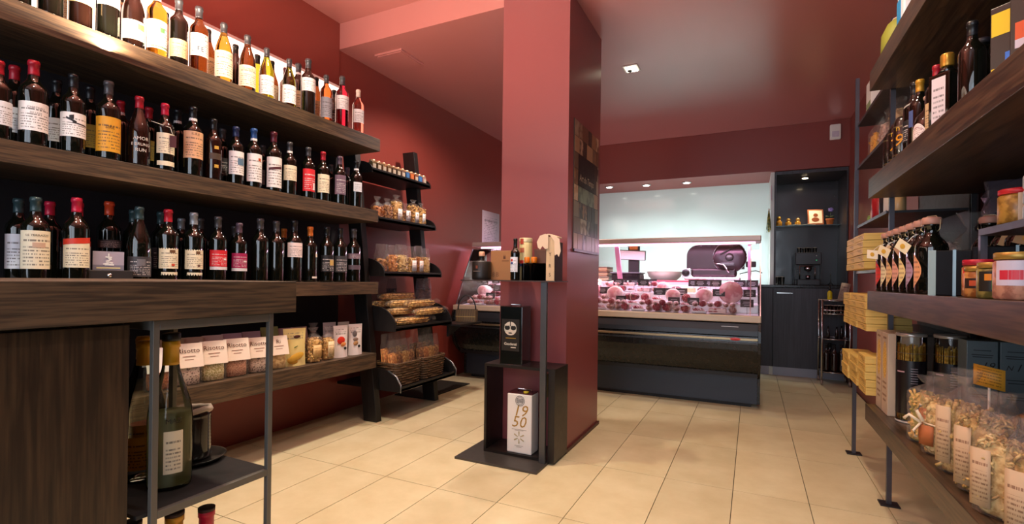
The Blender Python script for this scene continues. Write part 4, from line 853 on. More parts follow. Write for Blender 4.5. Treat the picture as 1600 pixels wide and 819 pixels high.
for x0, x1 in ((CX0, CX0+.006), (CX1-.008, CX1-.002)):
    sh(B().prism([(4.01, .708), (4.075, .84), (4.155, .99), (4.235, 1.13), (4.31, 1.25), (4.58, 1.25), (4.60, .92), (4.60, .90), (4.3, .785), (4.03, .708)], 0, x0, x1)).obj('end_glass', M_glass, t)
gedge = mat('#f0c8d8', .25, .3)
for x0 in (CX0, CX1-.009, CX1-.075):
    sh(B().prism(gp+[(y+.012, z) for y, z in gp[::-1]], 0, x0, x0+.007)).obj('glass_edge', gedge if x0 > -1 else M_steel, t)
sh(B().box(CX1-.095, CX1-.07, 4.56, 4.59, .86, 1.27)).obj('rear_post', mat('#b87898', .35, .5), t)
sh(B().prism([(4.60, .90), (4.63, .90), (4.46, 1.27), (4.43, 1.27)], 0, -1.125, -1.085)).obj('support_post', mat('#d09ab8', .35, .4), t)
sh(B().box(CX0, CX1, 4.285, 4.60, 1.275, 1.318)).obj('top_canopy', mat('#a8938c', .35, .4), t, bev=.006)
sh(B().box(CX0+.04, CX1-.04, 4.40, 4.43, 1.262, 1.275)).obj('light_tube', mat('#ffe0f0', .4, emit=6, ecol='#ffb8e0'), t)
sh(B().box(-.20, -.085, 3.9475, 3.9525, .590, .628)).obj('rating_sticker', pr('#dfe6ee', '#8090a0'), t)
sh(B().box(-.225, -.15, 3.9225, 3.927, .538, .546)).obj('badge', mat('#dcdcdc', .4), t)
sh(B().lathe([(.001, .002), (1, 0)], 16, Matrix.Translation((-.105, 3.918, .541)) @ Matrix.Rotation(PI/2, 4, 'X') @ Matrix.Diagonal((.035, .011, 1, 1)), cap=False)).obj('badge', mat('#c02018', .35), t)
# --- meats: real pieces on the three steps
def veins(n, a, b2, sc, thr=.5): return speckle(n, a, b2, sc, .38, thr, .06)
MT = {'salami': veins('salami_cut', '#8c2030', '#e0b0b4', 130, .62), 'rind': speckle('salami_rind', '#c8a8a0', '#8a5a50', 40, .6), 'ham': veins('ham_meat', '#d08890', '#eec4c4', 14), 'fat': mat('#ecd8d0', .4), 'bacon': veins('bacon_meat', '#a03c44', '#ecc8c4', 22), 'dark': veins('cured_beef', '#4a1418', '#7a2c30', 40), 'cheese': mat('#e8d8a8', .45), 'tray': mat('#f0eef0', .3), 'loaf': veins('meat_loaf', '#b86c74', '#dca8a4', 60)}
BL = mat('#17161a', .5); CH = mat('#b8b8c0', .6)
cnts = {}
def meat(kind, x, y, z, rz, s2):
    nm = {'salami': ('salami', 'cut salami with dark red speckled face', 'salami'), 'ham': ('ham_piece', 'pink ham half with white fat edge', 'ham'), 'coppa': ('cured_sausage', 'whole pale cured sausage', 'sausage'),
          'bacon': ('bacon_slab', 'slab of streaky white-layered bacon', 'bacon'), 'beef': ('cured_beef', 'dark dried beef piece', 'meat'), 'tray': ('meat_tray', 'small white tray of sliced pink meat', 'tray'), 'loaf': ('meat_loaf', 'round pink mortadella end', 'mortadella'), 'cheese': ('cheese_wedge', 'pale yellow cheese wedge', 'cheese')}[kind]
    step = 'front' if y < 4.22 else 'middle' if y < 4.41 else 'rear'
    k = (kind, step); cnts[k] = cnts.get(k, 0)+1
    t = T(nm[0], '%s, %s step of the case, %s from left' % (nm[1], step, ORD[cnts[k]-1]), nm[2], (x, y, z+.001), rz, 'meats in the cold case'); t.scale = (s2, s2, s2)
    g = _BG
    def once(kk, fn):
        kk = ('meat', kk)
        if kk not in g: g[kk] = fn()
        return g[kk]
    RX = Matrix.Rotation(PI/2, 4, 'X')
    if kind == 'salami':
        place(once('s1', lambda: B().lathe([(.02, -.10), (.032, -.09), (.036, -.05), (.036, .06)], 16, Matrix.Translation((0, 0, .037)) @ RX).mesh('casing', MT['rind'])), 'casing', t)
        place(once('s2', lambda: B().lathe([(.0345, 0), (.0345, .003)], 16, Matrix.Translation((0, -.0605, .037)) @ RX).mesh('cut_face', MT['salami'])), 'cut_face', t)
    elif kind == 'ham':
        place(once('h1', lambda: B().lathe([(.03, -.08), (.058, -.06), (.068, -.01), (.066, .06)], 18, Matrix.Translation((0, 0, .062)) @ Matrix.Diagonal((1, 1, .9, 1)) @ RX).mesh('fat_rind', MT['fat'])), 'fat_rind', t)
        place(once('h2', lambda: B().lathe([(.056, 0), (.056, .003)], 18, Matrix.Translation((0, -.0605, .062)) @ Matrix.Diagonal((1, 1, .9, 1)) @ RX).mesh('cut_face', MT['ham'])), 'cut_face', t)
    elif kind == 'coppa':
        place(once('c1', lambda: B().lathe([(.006, -.09), (.022, -.075), (.028, -.03), (.027, .03), (.02, .075), (.005, .088)], 12, Matrix.Translation((0, 0, .028)) @ RX).mesh('casing', MT['rind'])), 'casing', t)
        place(once('c2', lambda: B().tube([(.029*math.cos(a), -.03, .028+.029*math.sin(a)) for a in [PI*i/6 for i in range(12)]], .0016, 4, True).tube([(.028*math.cos(a), .03, .028+.028*math.sin(a)) for a in [PI*i/6 for i in range(12)]], .0016, 4, True).mesh('string', M_card)), 'string', t)
    elif kind == 'bacon':
        place(once('b1', lambda: B().box(-.075, .075, -.05, .05, .008, .045).mesh('meat', MT['bacon'])), 'meat', t, bev=.008); place(once('b2', lambda: B().box(-.073, .073, -.048, .048, 0, .009).mesh('fat_rind', MT['fat'])), 'fat_rind', t)
        place(once('b3', lambda: B().box(-.072, .072, -.0515, -.049, .022, .028).mesh('fat_layer', MT['fat'])), 'fat_layer', t)
    elif kind == 'beef':
        place(once('d1', lambda: B().ell((0, 0, .035), (.07, .05, .036), 14, 8).mesh('meat', MT['dark'])), 'meat', t); place(once('d2', lambda: B().tube([(.0, .05*math.cos(a), .035+.037*math.sin(a)) for a in [PI*i/6 for i in range(12)]], .002, 4, True).mesh('string', M_card)), 'string', t)
    elif kind == 'tray':
        place(once('t1', lambda: B().box(-.06, .06, -.04, .04, 0, .008).tube([(-.06, -.04, .012), (.06, -.04, .012), (.06, .04, .012), (-.06, .04, .012)], .004, 5, True).mesh('tray_body', MT['tray'])), 'tray_body', t)
        def sl():
            b2 = B(); r = random.Random(5)
            for i in range(9): b2.lathe([(.026, 0), (.027, .004)], 10, Matrix.Translation((-.04+i*.01, r.uniform(-.012, .012), .014+.002*i % .01)) @ Matrix.Rotation(.9+r.uniform(-.2, .2), 4, 'Y') @ Matrix.Diagonal((1, 1.1, 1, 1)))
            return b2.mesh('slices', MT['bacon'])
        place(once('t2', sl), 'slices', t)
    elif kind == 'loaf':
        place(once('l1', lambda: B().lathe([(.05, -.07), (.085, -.06), (.088, .04), (.084, .05)], 24, Matrix.Translation((0, 0, .087)) @ RX).mesh('casing', MT['loaf'])), 'casing', t)
        place(once('l2', lambda: B().lathe([(.083, 0), (.083, .003)], 24, Matrix.Translation((0, -.0505, .087)) @ RX).mesh('cut_face', MT['ham'])), 'cut_face', t)
    else:
        place(once('w1', lambda: B().prism([(-.06, -.04), (.07, 0), (-.06, .045)], 2, 0, .055).mesh('cheese', MT['cheese'])), 'cheese', t, bev=.003); place(once('w2', lambda: B().prism([(-.064, -.042), (-.0605, -.042), (-.0605, .047), (-.064, .047)], 2, 0, .056).mesh('rind', MT['rind'])), 'rind', t)
r = random.Random(12)
def rowm(y, z, x0, x1, seq, smin, smax):
    x = x0; i = 0
    W_ = {'salami': .085, 'ham': .14, 'coppa': .066, 'bacon': .17, 'beef': .15, 'tray': .135, 'loaf': .185, 'cheese': .15}
    while x < x1:
        k = seq[i % len(seq)]; s2 = r.uniform(smin, smax); w = W_[k]*s2; meat(k, x+w/2, y+r.uniform(-.012, .012), z, r.uniform(-.25, .25) if k in ('tray', 'bacon', 'beef') else r.uniform(-.12, .12), s2); x += w+.004; i += 1
rowm(4.125, .711, -2.46, -.10, ['coppa', 'tray', 'coppa', 'coppa', 'salami', 'tray', 'coppa', 'salami', 'salami', 'coppa', 'salami', 'tray', 'bacon', 'coppa'], .8, .95)
rowm(4.318, .782, -2.46, -.45, ['ham', 'beef', 'salami', 'tray', 'ham', 'salami', 'bacon', 'salami', 'cheese', 'loaf', 'coppa'], .85, 1.0)
rowm(4.105, .757, -2.40, -.15, ['coppa', 'salami', 'coppa', 'coppa', 'tray', 'coppa', 'salami'], .62, .75)
rowm(4.50, .905, -2.40, -.75, ['tray', 'coppa', 'salami', 'coppa', 'bacon'], .6, .7)
meat('loaf', -.155, 4.312, .782, .1, 1.0); meat('ham', -.345, 4.312, .782, -.1, .95)
rowm(4.50, .857, -2.46, -.10, ['beef', 'bacon', 'ham', 'salami', 'tray', 'bacon', 'coppa', 'ham', 'beef', 'cheese'], .65, .8)
# price cards standing in the meats
tg1 = B().box(-.045, .045, -.001, .001, .0, .058).mesh('card', BL); b2 = B()
for i, w in enumerate((.05, .058, .04)): b2.box(-w/2, w/2, -.0016, -.0011, .036-i*.012, .0395-i*.012)
tg2 = b2.mesh('handwriting', CH); tg3 = B().cyl((0, .002, -.055), (0, .002, .02), .0013, 5).mesh('pin', M_steel)
cn = {}
spots = [(972, 452, 4.50), (952, 462, 4.40), (966, 459, 4.45), (991, 456, 4.5), (990, 446, 4.54), (1005, 463, 4.42), (1030, 468, 4.30), (1045, 466, 4.36), (1065, 465, 4.38), (1084, 453, 4.5), (1094, 457, 4.45), (1083, 482, 4.16), (1053, 478, 4.18), (1118, 461, 4.42), (1133, 462, 4.40), (1123, 474, 4.25), (1156, 450, 4.54), (1175, 452, 4.5), (1151, 466, 4.38), (1171, 468, 4.3), (1167, 488, 4.08), (941, 466, 4.33), (970, 470, 4.2), (757, 443, 4.5), (762, 451, 4.40), (775, 446, 4.46), (776, 464, 4.25), (766, 475, 4.1), (1110, 452, 4.54), (1018, 452, 4.54)]
for i, (px, py, y) in enumerate(sorted(spots)):
    P = at(px, py, 1, y); zb = .711 if y < 4.22 else .782 if y < 4.41 else .857
    z = max(P.z-.025, zb+.055)
    t = T('price_card', 'small black price card with chalk writing in the cold case, %s from left' % ORD[i], 'price tag', (P.x, y, z), r.uniform(-.25, .25), 'black price cards in the cold case'); t.rotation_euler[0] = -.12
    place(tg1, 'card', t); place(tg2, 'handwriting', t); place(tg3, 'pin', t)
# ================================================================== ON THE WORKTOP
WT = .9455
t = T('cutting_board', 'long pink-red cutting board on the worktop behind the meats', 'board', (-.66, 4.69, WT)); B().box(-.295, .295, -.05, .12, 0, .016).obj('board_body', mat('#c04858', .4), t, bev=.003)
for x in (-.25, .25): B().box(x-.03, x+.03, -.03, .1, -.0001, .0002).obj('foot_pad', M_blkm, t)
t = T('scale', 'black electronic scale with tilted white display on a column behind the case', 'scale', (-1.05, 4.80, WT))
B().box(-.17, .10, -.10, .12, .01, .075).obj('scale_base', M_blk, t, bev=.01); B().box(-.18, .11, -.11, .13, .075, .088).obj('weighing_plate', M_steel, t, bev=.003)
for x in (-.14, .07): B().cyl((x, -.06, 0), (x, -.06, .012), .012, 8).obj('foot', M_blkm, t)
B().box(-.045, .055, .07, .12, .088, .33).obj('column', M_blkm, t, bev=.003)
o = B().box(-.12, .12, -.012, .012, 0, .085).obj('display', mat('#eef2f4', .2), t, loc=(0, .045, .215), bev=.004); o.rotation_euler = (.25, .06, 0)
o = B().box(-.125, .125, -.010, .014, -.004, .089).obj('display_rim', M_steel, t, loc=(0, .0485, .215), bev=.003); o.rotation_euler = (.25, .06, 0)
B().box(-.048, .058, .065, .12, .30, .355).obj('head_box', M_blkm, t, bev=.003); B().box(-.035, .045, .062, .066, .312, .347).obj('label', mat('#e08a20', .4), t)
t = T('paper_stack', 'pile of brown wrapping paper at the left end of the worktop', 'paper', (-1.37, 4.80, WT))
for i in range(9): B().box(-.13+r.uniform(-.01, .01), .12+r.uniform(-.012, .012), -.12, .12, i*.016, i*.016+.012).obj('sheet_bundle', mat(['#7c5c3c', '#a08058', '#5c4630'][i % 3], .7), t)
t = T('mixing_bowl', 'wide white bowl behind the red cutting board', 'bowl', (-.80, 5.20, .93)); B().lathe([(.06, 0), (.10, .015), (.16, .07), (.175, .12), (.17, .12), (.15, .07), (.09, .022), (.001, .018)], 28, cap=False).obj('bowl_body', mat('#ece4d8', .3), t)
t = T('rear_bench', 'white rear work bench against the glass wall behind the cold case', 'bench', (-.9, 5.2, 0)); B().box(-1.6, .9, -.05, .35, .90, .929).obj('bench_top', M_white, t, bev=.003)
for x in (-1.5, .8): B().box(x, x+.05, 0, .3, 0, .9).obj('leg', M_steel, t)
# slicer
dk = mat('#3a2a30', .22, .55)
t = T('meat_slicer', 'large dark meat slicer with round blade guard on the worktop', 'slicer', (-.30, 4.80, WT))
for x in (-.2, .2):
    for y in (-.1, .1): B().cyl((x, y, 0), (x, y, .02), .015, 10).obj('foot', M_blkm, t)
B().box(-.25, .21, -.13, .14, .02, .05).obj('base_plate', mat('#c4b8bc', .25, .7), t, bev=.01)
B().box(-.20, .18, -.06, .08, .05, .13).obj('motor_housing', dk, t, bev=.02)
pts = [(-.24, .12)]+[(-.24+.10-.10*math.cos(a), .24+.10*math.sin(a)) for a in [PI/2*i/8 for i in range(9)]]+[(.12, .345), (.20, .32), (.24, .26), (.24, .12)]
B().prism([(p[0], p[1]) for p in pts], 1, -.03, -.012).obj('food_table', dk, t, bev=.003)
B().lathe([(.125, 0), (.135, .004), (.135, .016), (.12, .02)], 36, Matrix.Translation((.12, -.035, .225)) @ Matrix.Rotation(PI/2, 4, 'X')).obj('blade', mat('#4c3a42', .18, .8), t)
B().tube([(.12+.137*math.cos(a), -.046, .225+.137*math.sin(a)) for a in [2*PI*i/32 for i in range(32)]], .003, 5, True).obj('blade_ring', M_chrome, t)
B().lathe([(.03, 0), (.035, .01), (.02, .02)], 18, Matrix.Translation((.12, -.056, .225)) @ Matrix.Rotation(PI/2, 4, 'X')).obj('blade_hub', M_steel, t)
B().box(-.275, -.20, -.075, -.05, .04, .125).obj('gauge_plate', mat('#d0c8cc', .2, .8), t, bev=.003); B().lathe([(.032, 0), (.032, .03), (.027, .034)], 20, Matrix.Translation((-.24, -.076, .085)) @ Matrix.Rotation(PI/2, 4, 'X')).obj('gauge_knob', M_blk, t)
B().tube([(.0, -.10, .17), (.04, -.11, .165), (.075, -.12, .16), (.10, -.13, .12), (.12, -.13, .09)], .007, 7).obj('handle', M_chrome, t); B().box(.05, .16, -.11, -.07, .15, .175).obj('meat_press', M_steel, t, bev=.004)
B().tube([(.20, -.05, .33), (.10, -.07, .28), (.04, -.08, .25)], .006, 6).obj('guard_arm', M_steel, t)
B().box(.25, .33, .0, .04, .14, .19).obj('side_grip', M_blkm, t, bev=.006)
B().tube([(.2, .05, .08), (.27, .05, .10), (.33, .05, .11), (.38, .05, .09)], .004, 5).obj('cable', M_blk, t)
# pink sheet and dried herbs hanging at the niche edge
t = T('herb_bunch', 'dried green-yellow herb bunch hanging at the right edge of the white niche', 'herbs', (.150, 5.76, 1.62))
hb = B(); 
for i in range(26):
    a, q = r.uniform(0, 6.28), r.uniform(.004, .02); hb.tube([(0, 0, .10), (q*math.cos(a)*.6, q*math.sin(a)*.4, .02), (q*1.3*math.cos(a), q*math.sin(a), -.1-r.uniform(0, .05))], .0022, 4)
stuff(hb.obj('stalks', speckle('dried_herb', '#5c6028', '#a89c48', 40, .7), t)); B().tube([(.011*math.cos(a), .011*math.sin(a), .085) for a in [PI*i/4 for i in range(8)]], .003, 4, True).obj('tie', M_card, t)
tag(B().box(.166, .169, 5.72, 5.765, 1.80, 1.95).obj('pink_note', mat('#d070a0', .6), None), 'small pink paper note above the dried herbs', 'note')

# ================================================================== DARK COFFEE NICHE (cupboard)
cb = grain('dark_laminate', '#23212a', '#34323c', 2, .4, .5, .05)
t = T('coffee_cabinet', 'tall dark built-in cabinet with open coffee niche in the right back corner', 'cabinet', (.205, 5.755, 0))
w = XR-.205-.004
B().box(0, .012, 0, .62, .935, 2.092).obj('side_panel', cb, t); B().box(w-.012, w, 0, .62, .935, 2.092).obj('side_panel', cb, t)
B().box(.012, w-.012, .585, .60, .935, 2.06).obj('back_panel', mat('#25242c', .22, coat=.3), t)
B().box(.012, w-.012, 0, .6, 2.06, 2.092).obj('top_panel', cb, t)
B().box(-.14, w, -.012, .6, .905, .93).obj('worktop', mat('#141316', .25), t, bev=.002)
B().box(-.14, w, .01, .58, .09, .904).obj('carcass', M_blkm, t); B().box(-.14, w, .03, .05, 0, .088).obj('plinth', mat('#8a8890', .35, .6), t)
for a, b3 in ((-.14, -.012), (-.008, w-.004)):
    d = B().box(a, b3, -.008, .01, .092, .90).obj('door', cb, t, bev=.001)
    if b3 > 0:
        B().box(.02, .17, -.022, -.018, .845, .851).box(.02, .025, -.022, -.008, .845, .851).box(.165, .17, -.022, -.008, .845, .851).obj('handle', M_chrome, d)
for x, z in ((.012, 1.95), (w-.05, 1.90), (.02, 1.37)): B().lathe([(.006, 0), (.004, .006)], 10, Matrix.Translation((x+.01, .583, z)) @ Matrix.Rotation(PI/2, 4, 'X')).obj('shelf_pin', M_chrome, t)
t = T('glass_shelf', 'clear glass shelf across the dark coffee niche', 'shelf', (.22, 6.08, 1.56)); B().box(0, w-.03, 0, .25, 0, .008).obj('pane', clear('shelf_glass', (.8, .9, .92, 1)), t); B().box(0, w-.03, -.002, 0, 0, .008).obj('pane_edge', mat('#5a7074', .2, .3), t)
SZ = 1.5685
for k, (x, nm, hh) in enumerate([(.26, 'leftmost, tallest', .115), (.35, 'middle', .09), (.44, 'right', .09)]):
    t = T('honey_jar', 'small stacked golden jar on the glass shelf, %s of three' % nm, 'jar', (x, 6.17, SZ))
    B().lathe([(.022, 0), (.030, .008), (.030, hh*.45), (.018, hh*.55), (.018, hh*.6)], 16).obj('jar_body', mat('#b88430', .2, .3, coat=.5), t); B().ell((0, 0, hh*.78), (.020, .020, hh*.2), 12, 7).obj('lid', mat('#d0a050' if k else '#c89838', .25, .5), t)
t = T('brochure', 'open white brochure lying on the glass shelf under the framed picture', 'brochure', (.47, 6.16, SZ)); B().sheet(4, 1, lambda u, v: ((u-.5)*.26, (v-.5)*.13, .004+.014*abs(math.sin(u*PI*2))*.6)).obj('pages', pr('#e8e4dc', '#5c8c90'), t, solid=.002)
t = T('picture_frame', 'small orange-framed picture of a brown teddy-like figure leaning on the glass shelf', 'picture', (.61, 6.20, SZ+.012), .15); t.rotation_euler = (-.18, 0, .15)
t['label'] = 'small orange-framed picture with brown figure leaning on the glass shelf'
B().box(-.075, .075, -.006, .006, 0, .17).obj('frame', mat('#a05a3a', .4), t, bev=.002); B().box(-.062, .062, -.0075, -.006, .014, .156).obj('mount', mat('#ecd8bc', .6), t)
m_ = B(); disc(m_, 0, .105, .022, .020, -.009); disc(m_, -.004, .055, .036, .024, -.009); m_.obj('picture_motif', mat('#8a4420', .5), t)
t = T('flower_pot', 'small terracotta pot with one violet flower on the glass shelf', 'plant', (.735, 6.18, SZ))
B().lathe([(.026, 0), (.036, .055), (.040, .056), (.040, .068), (.034, .068), (.032, .05)], 18).obj('pot', mat('#b8602c', .6), t); B().lathe([(.001, .062), (.033, .061)], 14, cap=False).obj('soil', mat('#2a1c14', .9), t)
B().tube([(0, 0, .06), (.004, 0, .11), (.008, 0, .155)], .002, 5).obj('stem', mat('#2c4420', .6), t)
for a in (0, 1.3, 2.6, 3.9, 5.1): B().ell((.008+.015*math.cos(a), .004*math.sin(a), .165+.013*math.sin(a)), (.013, .006, .011), 8, 5).obj('petal', mat('#8878c8', .5), t)
for sx, a in ((-1, .5), (1, .3)): B().ell((sx*.02, 0, .09), (.022, .006, .010), 8, 5, Matrix.Rotation(-sx*a, 4, 'Y')).obj('leaf', mat('#2c3c22', .6), t)
# espresso machine with glasses on top
WZ = .9305
t = T('espresso_machine', 'black espresso machine with chrome brewing group on the niche worktop', 'coffee machine', (.515, 5.98, WZ))
B().box(-.115, .115, -.02, .16, 0, .335).obj('machine_body', M_blk, t, bev=.008); B().box(-.10, .10, -.17, -.02, 0, .06).obj('drip_tray', mat('#1a191c', .3), t, bev=.005); B().box(-.115, .115, -.13, -.02, .21, .335).obj('head', mat('#26262a', .3), t, bev=.006)
B().box(-.115, -.105, -.13, -.02, .06, .21).box(.105, .115, -.13, -.02, .06, .21).obj('side_rail', M_blk, t)
B().tube([(-.075, -.12, .06), (-.075, -.12, .195), (.045, -.12, .195)], .006, 6).obj('chrome_frame', M_chrome, t); B().lathe([(.03, 0), (.034, .02), (.03, .05)], 16, Matrix.Translation((0, -.08, .15))).obj('brew_group', M_chrome, t); B().cyl((0, -.10, .145), (0, -.18, .14), .009, 10).obj('portafilter_handle', M_blk, t); B().lathe([(.018, .0), (.022, .04)], 12, Matrix.Translation((0, -.09, .062))).obj('cup', M_chrome, t)
B().cyl((.06, -.11, .06), (.06, -.12, .18), .005, 8).obj('steam_pipe', M_chrome, t)
for z, c2 in ((.30, '#d8d8d0'), (.255, '#48c080')): B().lathe([(.006, 0), (.005, .003)], 10, Matrix.Translation((.07, -.131, z)) @ Matrix.Rotation(PI/2, 4, 'X')).obj('button', mat(c2, .3, emit=.6 if c2[1] == '4' else 0), t)
gl = clear('tumbler_glass', (.9, .88, .84, 1)); gm = B().lathe([(.016, 0), (.022, .055), (.020, .055), (.015, .004)], 14, cap=False).lathe([(.001, .002), (.015, .002)], 14, cap=False).mesh('glass_body', gl); rimm = B().tube([(.0215*math.cos(a), .0215*math.sin(a), .055) for a in [PI*i/7 for i in range(14)]], .0014, 4, True).mesh('rim', mat('#d8c8b8', .15, .5))
for k, (x, y) in enumerate([(-.07, .03), (0, .02), (.025, .07), (.07, .03), (-.02, .09)]):
    t = T('tumbler', 'small glass standing on the espresso machine, %s of five' % ORD[k], 'glass', (.515+x, 5.98+y, WZ+.3355), 0, 'glasses on the espresso machine'); place(gm, 'glass_body', t); place(rimm, 'rim', t)
for k, (x, y) in enumerate([(.24, 5.95), (.285, 5.93)]):
    t = T('water_glass', 'upright tumbler at the left end of the niche worktop, %s one' % ('left', 'right')[k], 'glass', (x, y, WZ), 0, 'tumblers on the niche worktop'); t.scale = (1.1, 1.1, 1.5); place(gm, 'glass_body', t); place(rimm, 'rim', t)
t = T('oil_cruet', 'thin clear cruet on the niche worktop to the right of the espresso machine', 'cruet', (.72, 5.95, WZ)); B().lathe([(.02, 0), (.021, .012), (.006, .03), (.005, .10), (.007, .105)], 12).obj('cruet_body', clear('cruet_glass', (.85, .85, .8, 1)), t); B().lathe([(.006, .106), (.005, .12)], 10).obj('stopper', M_chrome, t)
# steel trolley
t = T('trolley', 'slim chrome serving trolley with three tiers and wheels beside the dark cabinet', 'trolley', (.70, 5.50, 0))
xa, xb2, ya, yb2 = -.105, .115, -.06, .2
for x in (xa, xb2):
    for y in (ya, yb2):
        B().cyl((x, y, .05), (x, y, .80), .0085, 10).obj('upright', M_chrome, t)
        wl = B().lathe([(.022, -.008), (.024, 0), (.022, .008)], 16, Matrix.Translation((x, y, .025)) @ Matrix.Rotation(PI/2, 4, 'Y')).obj('castor', mat('#9a8a80', .4, .4), t)
for z in (.79, .70, .665, .43, .12): B().tube([(xa, ya, z), (xb2, ya, z), (xb2, yb2, z), (xa, yb2, z)], .0055, 6, True).obj('rail', M_chrome, t)
for z in (.66, .425, .115): B().box(xa+.005, xb2-.005, ya+.005, yb2-.005, z-.002, z+.002).obj('tier', mat('#3a3438', .3, .4), t)
for k, (x, y) in enumerate([(-.06, .0), (-.005, -.02), (.05, .0), (-.03, .07), (.03, .08)]):
    t = T('wine_glass', 'small upturned glass on the top tier of the trolley, %s of five' % ORD[k], 'glass', (.70+x, 5.50+y, .6625), 0, 'glasses on the trolley'); t.scale = (1.1, 1.1, 1.5); place(gm, 'glass_body', t); place(rimm, 'rim', t)
for k, (x, y, z) in enumerate([(-.05, .0, .4275), (.02, .02, .4275), (.07, .1, .4275), (-.06, .02, .1175), (.0, .0, .1175), (.06, .02, .1175), (-.02, .12, .1175)]):
    P = Vector((.70+x, 5.50+y, z)); bottle(P, 0, .12 if z > .3 else .26, 'slim' if z > .3 else 'bordeaux', 'brown', 'black', None, label='dark bottle on the %s tier of the trolley, %s' % ('middle' if z > .3 else 'lowest', ['left', 'centre', 'right', 'left', 'centre', 'right', 'rear'][k]), group='dark bottles on the trolley', base=.2 if z > .3 else .3)
t = T('yellow_bottle', 'small yellow spray bottle on a board at the top of the trolley', 'bottle', (.665, 5.54, .7975)); B().lathe([(.018, 0), (.02, .004), (.02, .07), (.012, .08), (.009, .085)], 14).obj('bottle_body', mat('#d8c818', .35), t); B().lathe([(.009, .0855), (.009, .11), (.004, .13)], 10).obj('cap', M_blk, t)
t = T('trolley_board', 'thin pale board lying on the top rails of the trolley', 'board', (.705, 5.57, .7955)); B().box(-.12, .12, -.06, .09, 0, .0018).obj('board_body', mat('#c0a88c', .5), t); B().box(-.121, .121, -.061, -.06, -.001, .003).obj('edge', M_chrome, t)
t = T('menu_card', 'leaning pale printed card on top of the trolley', 'card', (.77, 5.58, .799), -.3); t.rotation_euler = (-.15, .18, -.3); B().sheet(2, 2, lambda u, v: ((u-.5)*.075, -.002, v*.16)).obj('card', pr('#a89484', '#4a3a34', 12), t, solid=.002)

# ================================================================== RIGHT SHELVES
RX_ = .45
M_woodR = grain('wenge_board_right', '#2f221a', '#57412f', 1, .34, 1.0, .06)
def rboard(label, z0, z1, y1=2.60): return tag(B().box(RX_, XR-.016, -1.4, y1, z0, z1).obj('wall_shelf', M_woodR, bev=.0015), label, 'shelf')
rboard('low thick dark wood shelf on the right wall carrying pasta bags', .36, .43, 2.62)
rboard('thick dark wood shelf on the right wall at counter height with swing-top bottles', .84, .92)
rboard('thick dark wood shelf on the right wall above head of the swing-top bottles', 1.32, 1.402)
rboard('highest thick dark wood shelf on the right wall', 1.785, 1.865)
MT_S = mat('#5a5860', .38, .7); MT_D = mat('#3a383c', .4, .6)
t = T('steel_rack', 'grey steel post rack with thin shelves along the right wall', 'shelf rack', (.52, 3.33, 0))
def rk(b2): b2.v = [(x-.52, y-3.33, z) for x, y, z in b2.v]; return b2
rk(B().box(.512, .53, 3.322, 3.34, 0, 2.10)).obj('post', MT_S, t)
rk(B().box(.53, .548, 2.625, 2.643, 0, 2.10)).obj('post', MT_S, t)
for x in (.80,):
    for y in (3.322, 2.625): rk(B().box(x, x+.018, y, y+.018, 0, 2.10)).obj('post', MT_D, t)
for (x, y) in ((.521, 3.331), (.54, 2.634)): rk(B().box(x-.035, x+.035, y-.03, y+.03, 0, .006)).obj('foot_plate', MT_D, t)
for z in (1.83, 1.59, 1.26, 1.008, .728, .446):
    rk(B().box(.525, XR-.018, 2.648, 3.338, z, z+.010)).obj('thin_shelf', MT_D, t); rk(B().box(.522, .5245, 2.644, 3.338, z-.002, z+.012)).obj('shelf_edge', MT_S if z > 1.1 else mat('#a8aaae', .35, .6), t)
rk(B().box(XR-.04, XR-.016, 2.63, 3.34, .05, 2.0)).obj('back_panel', mat('#3c1a1c', .5), t)
B().box(XR-.014, XR-.004, -1.4, 2.60, .3, 2.0).obj('trim_7', M_back)['kind'] = 'structure'
# --- yellow pasta boxes in stacks, every box its own
ym = paint('yellow_carton', '#d2b05c', .55, .04); ye = mat('#b08c38', .6)
def carton(w, l, h):
    k = ('ct', w, l, h)
    if k not in _BG:
        b3 = B(); 
        for i in range(3): b3.box(-w/2-.0006, -w/2, -l/2+.02+i*.01, -l/2+.07+i*.03, h*(.25+.2*i), h*(.25+.2*i)+.0022)
        _BG[k] = (B().box(-w/2, w/2, -l/2, l/2, .0006, h-.0012).mesh('carton', ym), B().box(-w/2-.0004, w/2+.0004, -l/2-.0004, l/2+.0004, h*.62, h*.62+.0008).mesh('lid_seam', ye), b3.mesh('print', mat('#8a7030', .6)))
    return _BG[k]
ns = 0
for (lvl, z0, x0, w, y0, l, n, h) in [('upper', 1.0205, .455, .165, 2.725, .235, 5, .0325), ('upper', 1.0205, .46, .165, 2.965, .235, 5, .0325),
        ('middle', .7405, .455, .165, 2.66, .20, 5, .0325), ('middle', .7405, .457, .165, 2.865, .20, 5, .0325), ('middle', .7405, .46, .165, 3.07, .20, 5, .0325),
        ('lower', .4585, .455, .165, 2.65, .17, 5, .0345), ('lower', .4585, .458, .11, 2.875, .20, 4, .0335), ('lower', .4585, .455, .12, 3.085, .20, 4, .0335)]:
    pos = {2.725: 'nearer', 2.965: 'farther', 2.66: 'nearest', 2.865: 'central', 3.07: 'farthest', 2.65: 'nearest', 2.875: 'central', 3.085: 'farthest'}[y0]
    for i in range(n):
        t = T('pasta_box', 'yellow pasta carton, %s from bottom of the %s stack on the %s thin shelf' % (ORD[i], pos, lvl), 'box', (x0+w/2+rnd.uniform(-.003, .003), y0+l/2+rnd.uniform(-.002, .002), z0+i*h), rnd.uniform(-.012, .012), 'yellow cartons on the right rack')
        a, b3, c3 = carton(w, l, h); place(a, 'carton', t, bev=.0012); place(b3, 'lid_seam', t); place(c3, 'print', t)
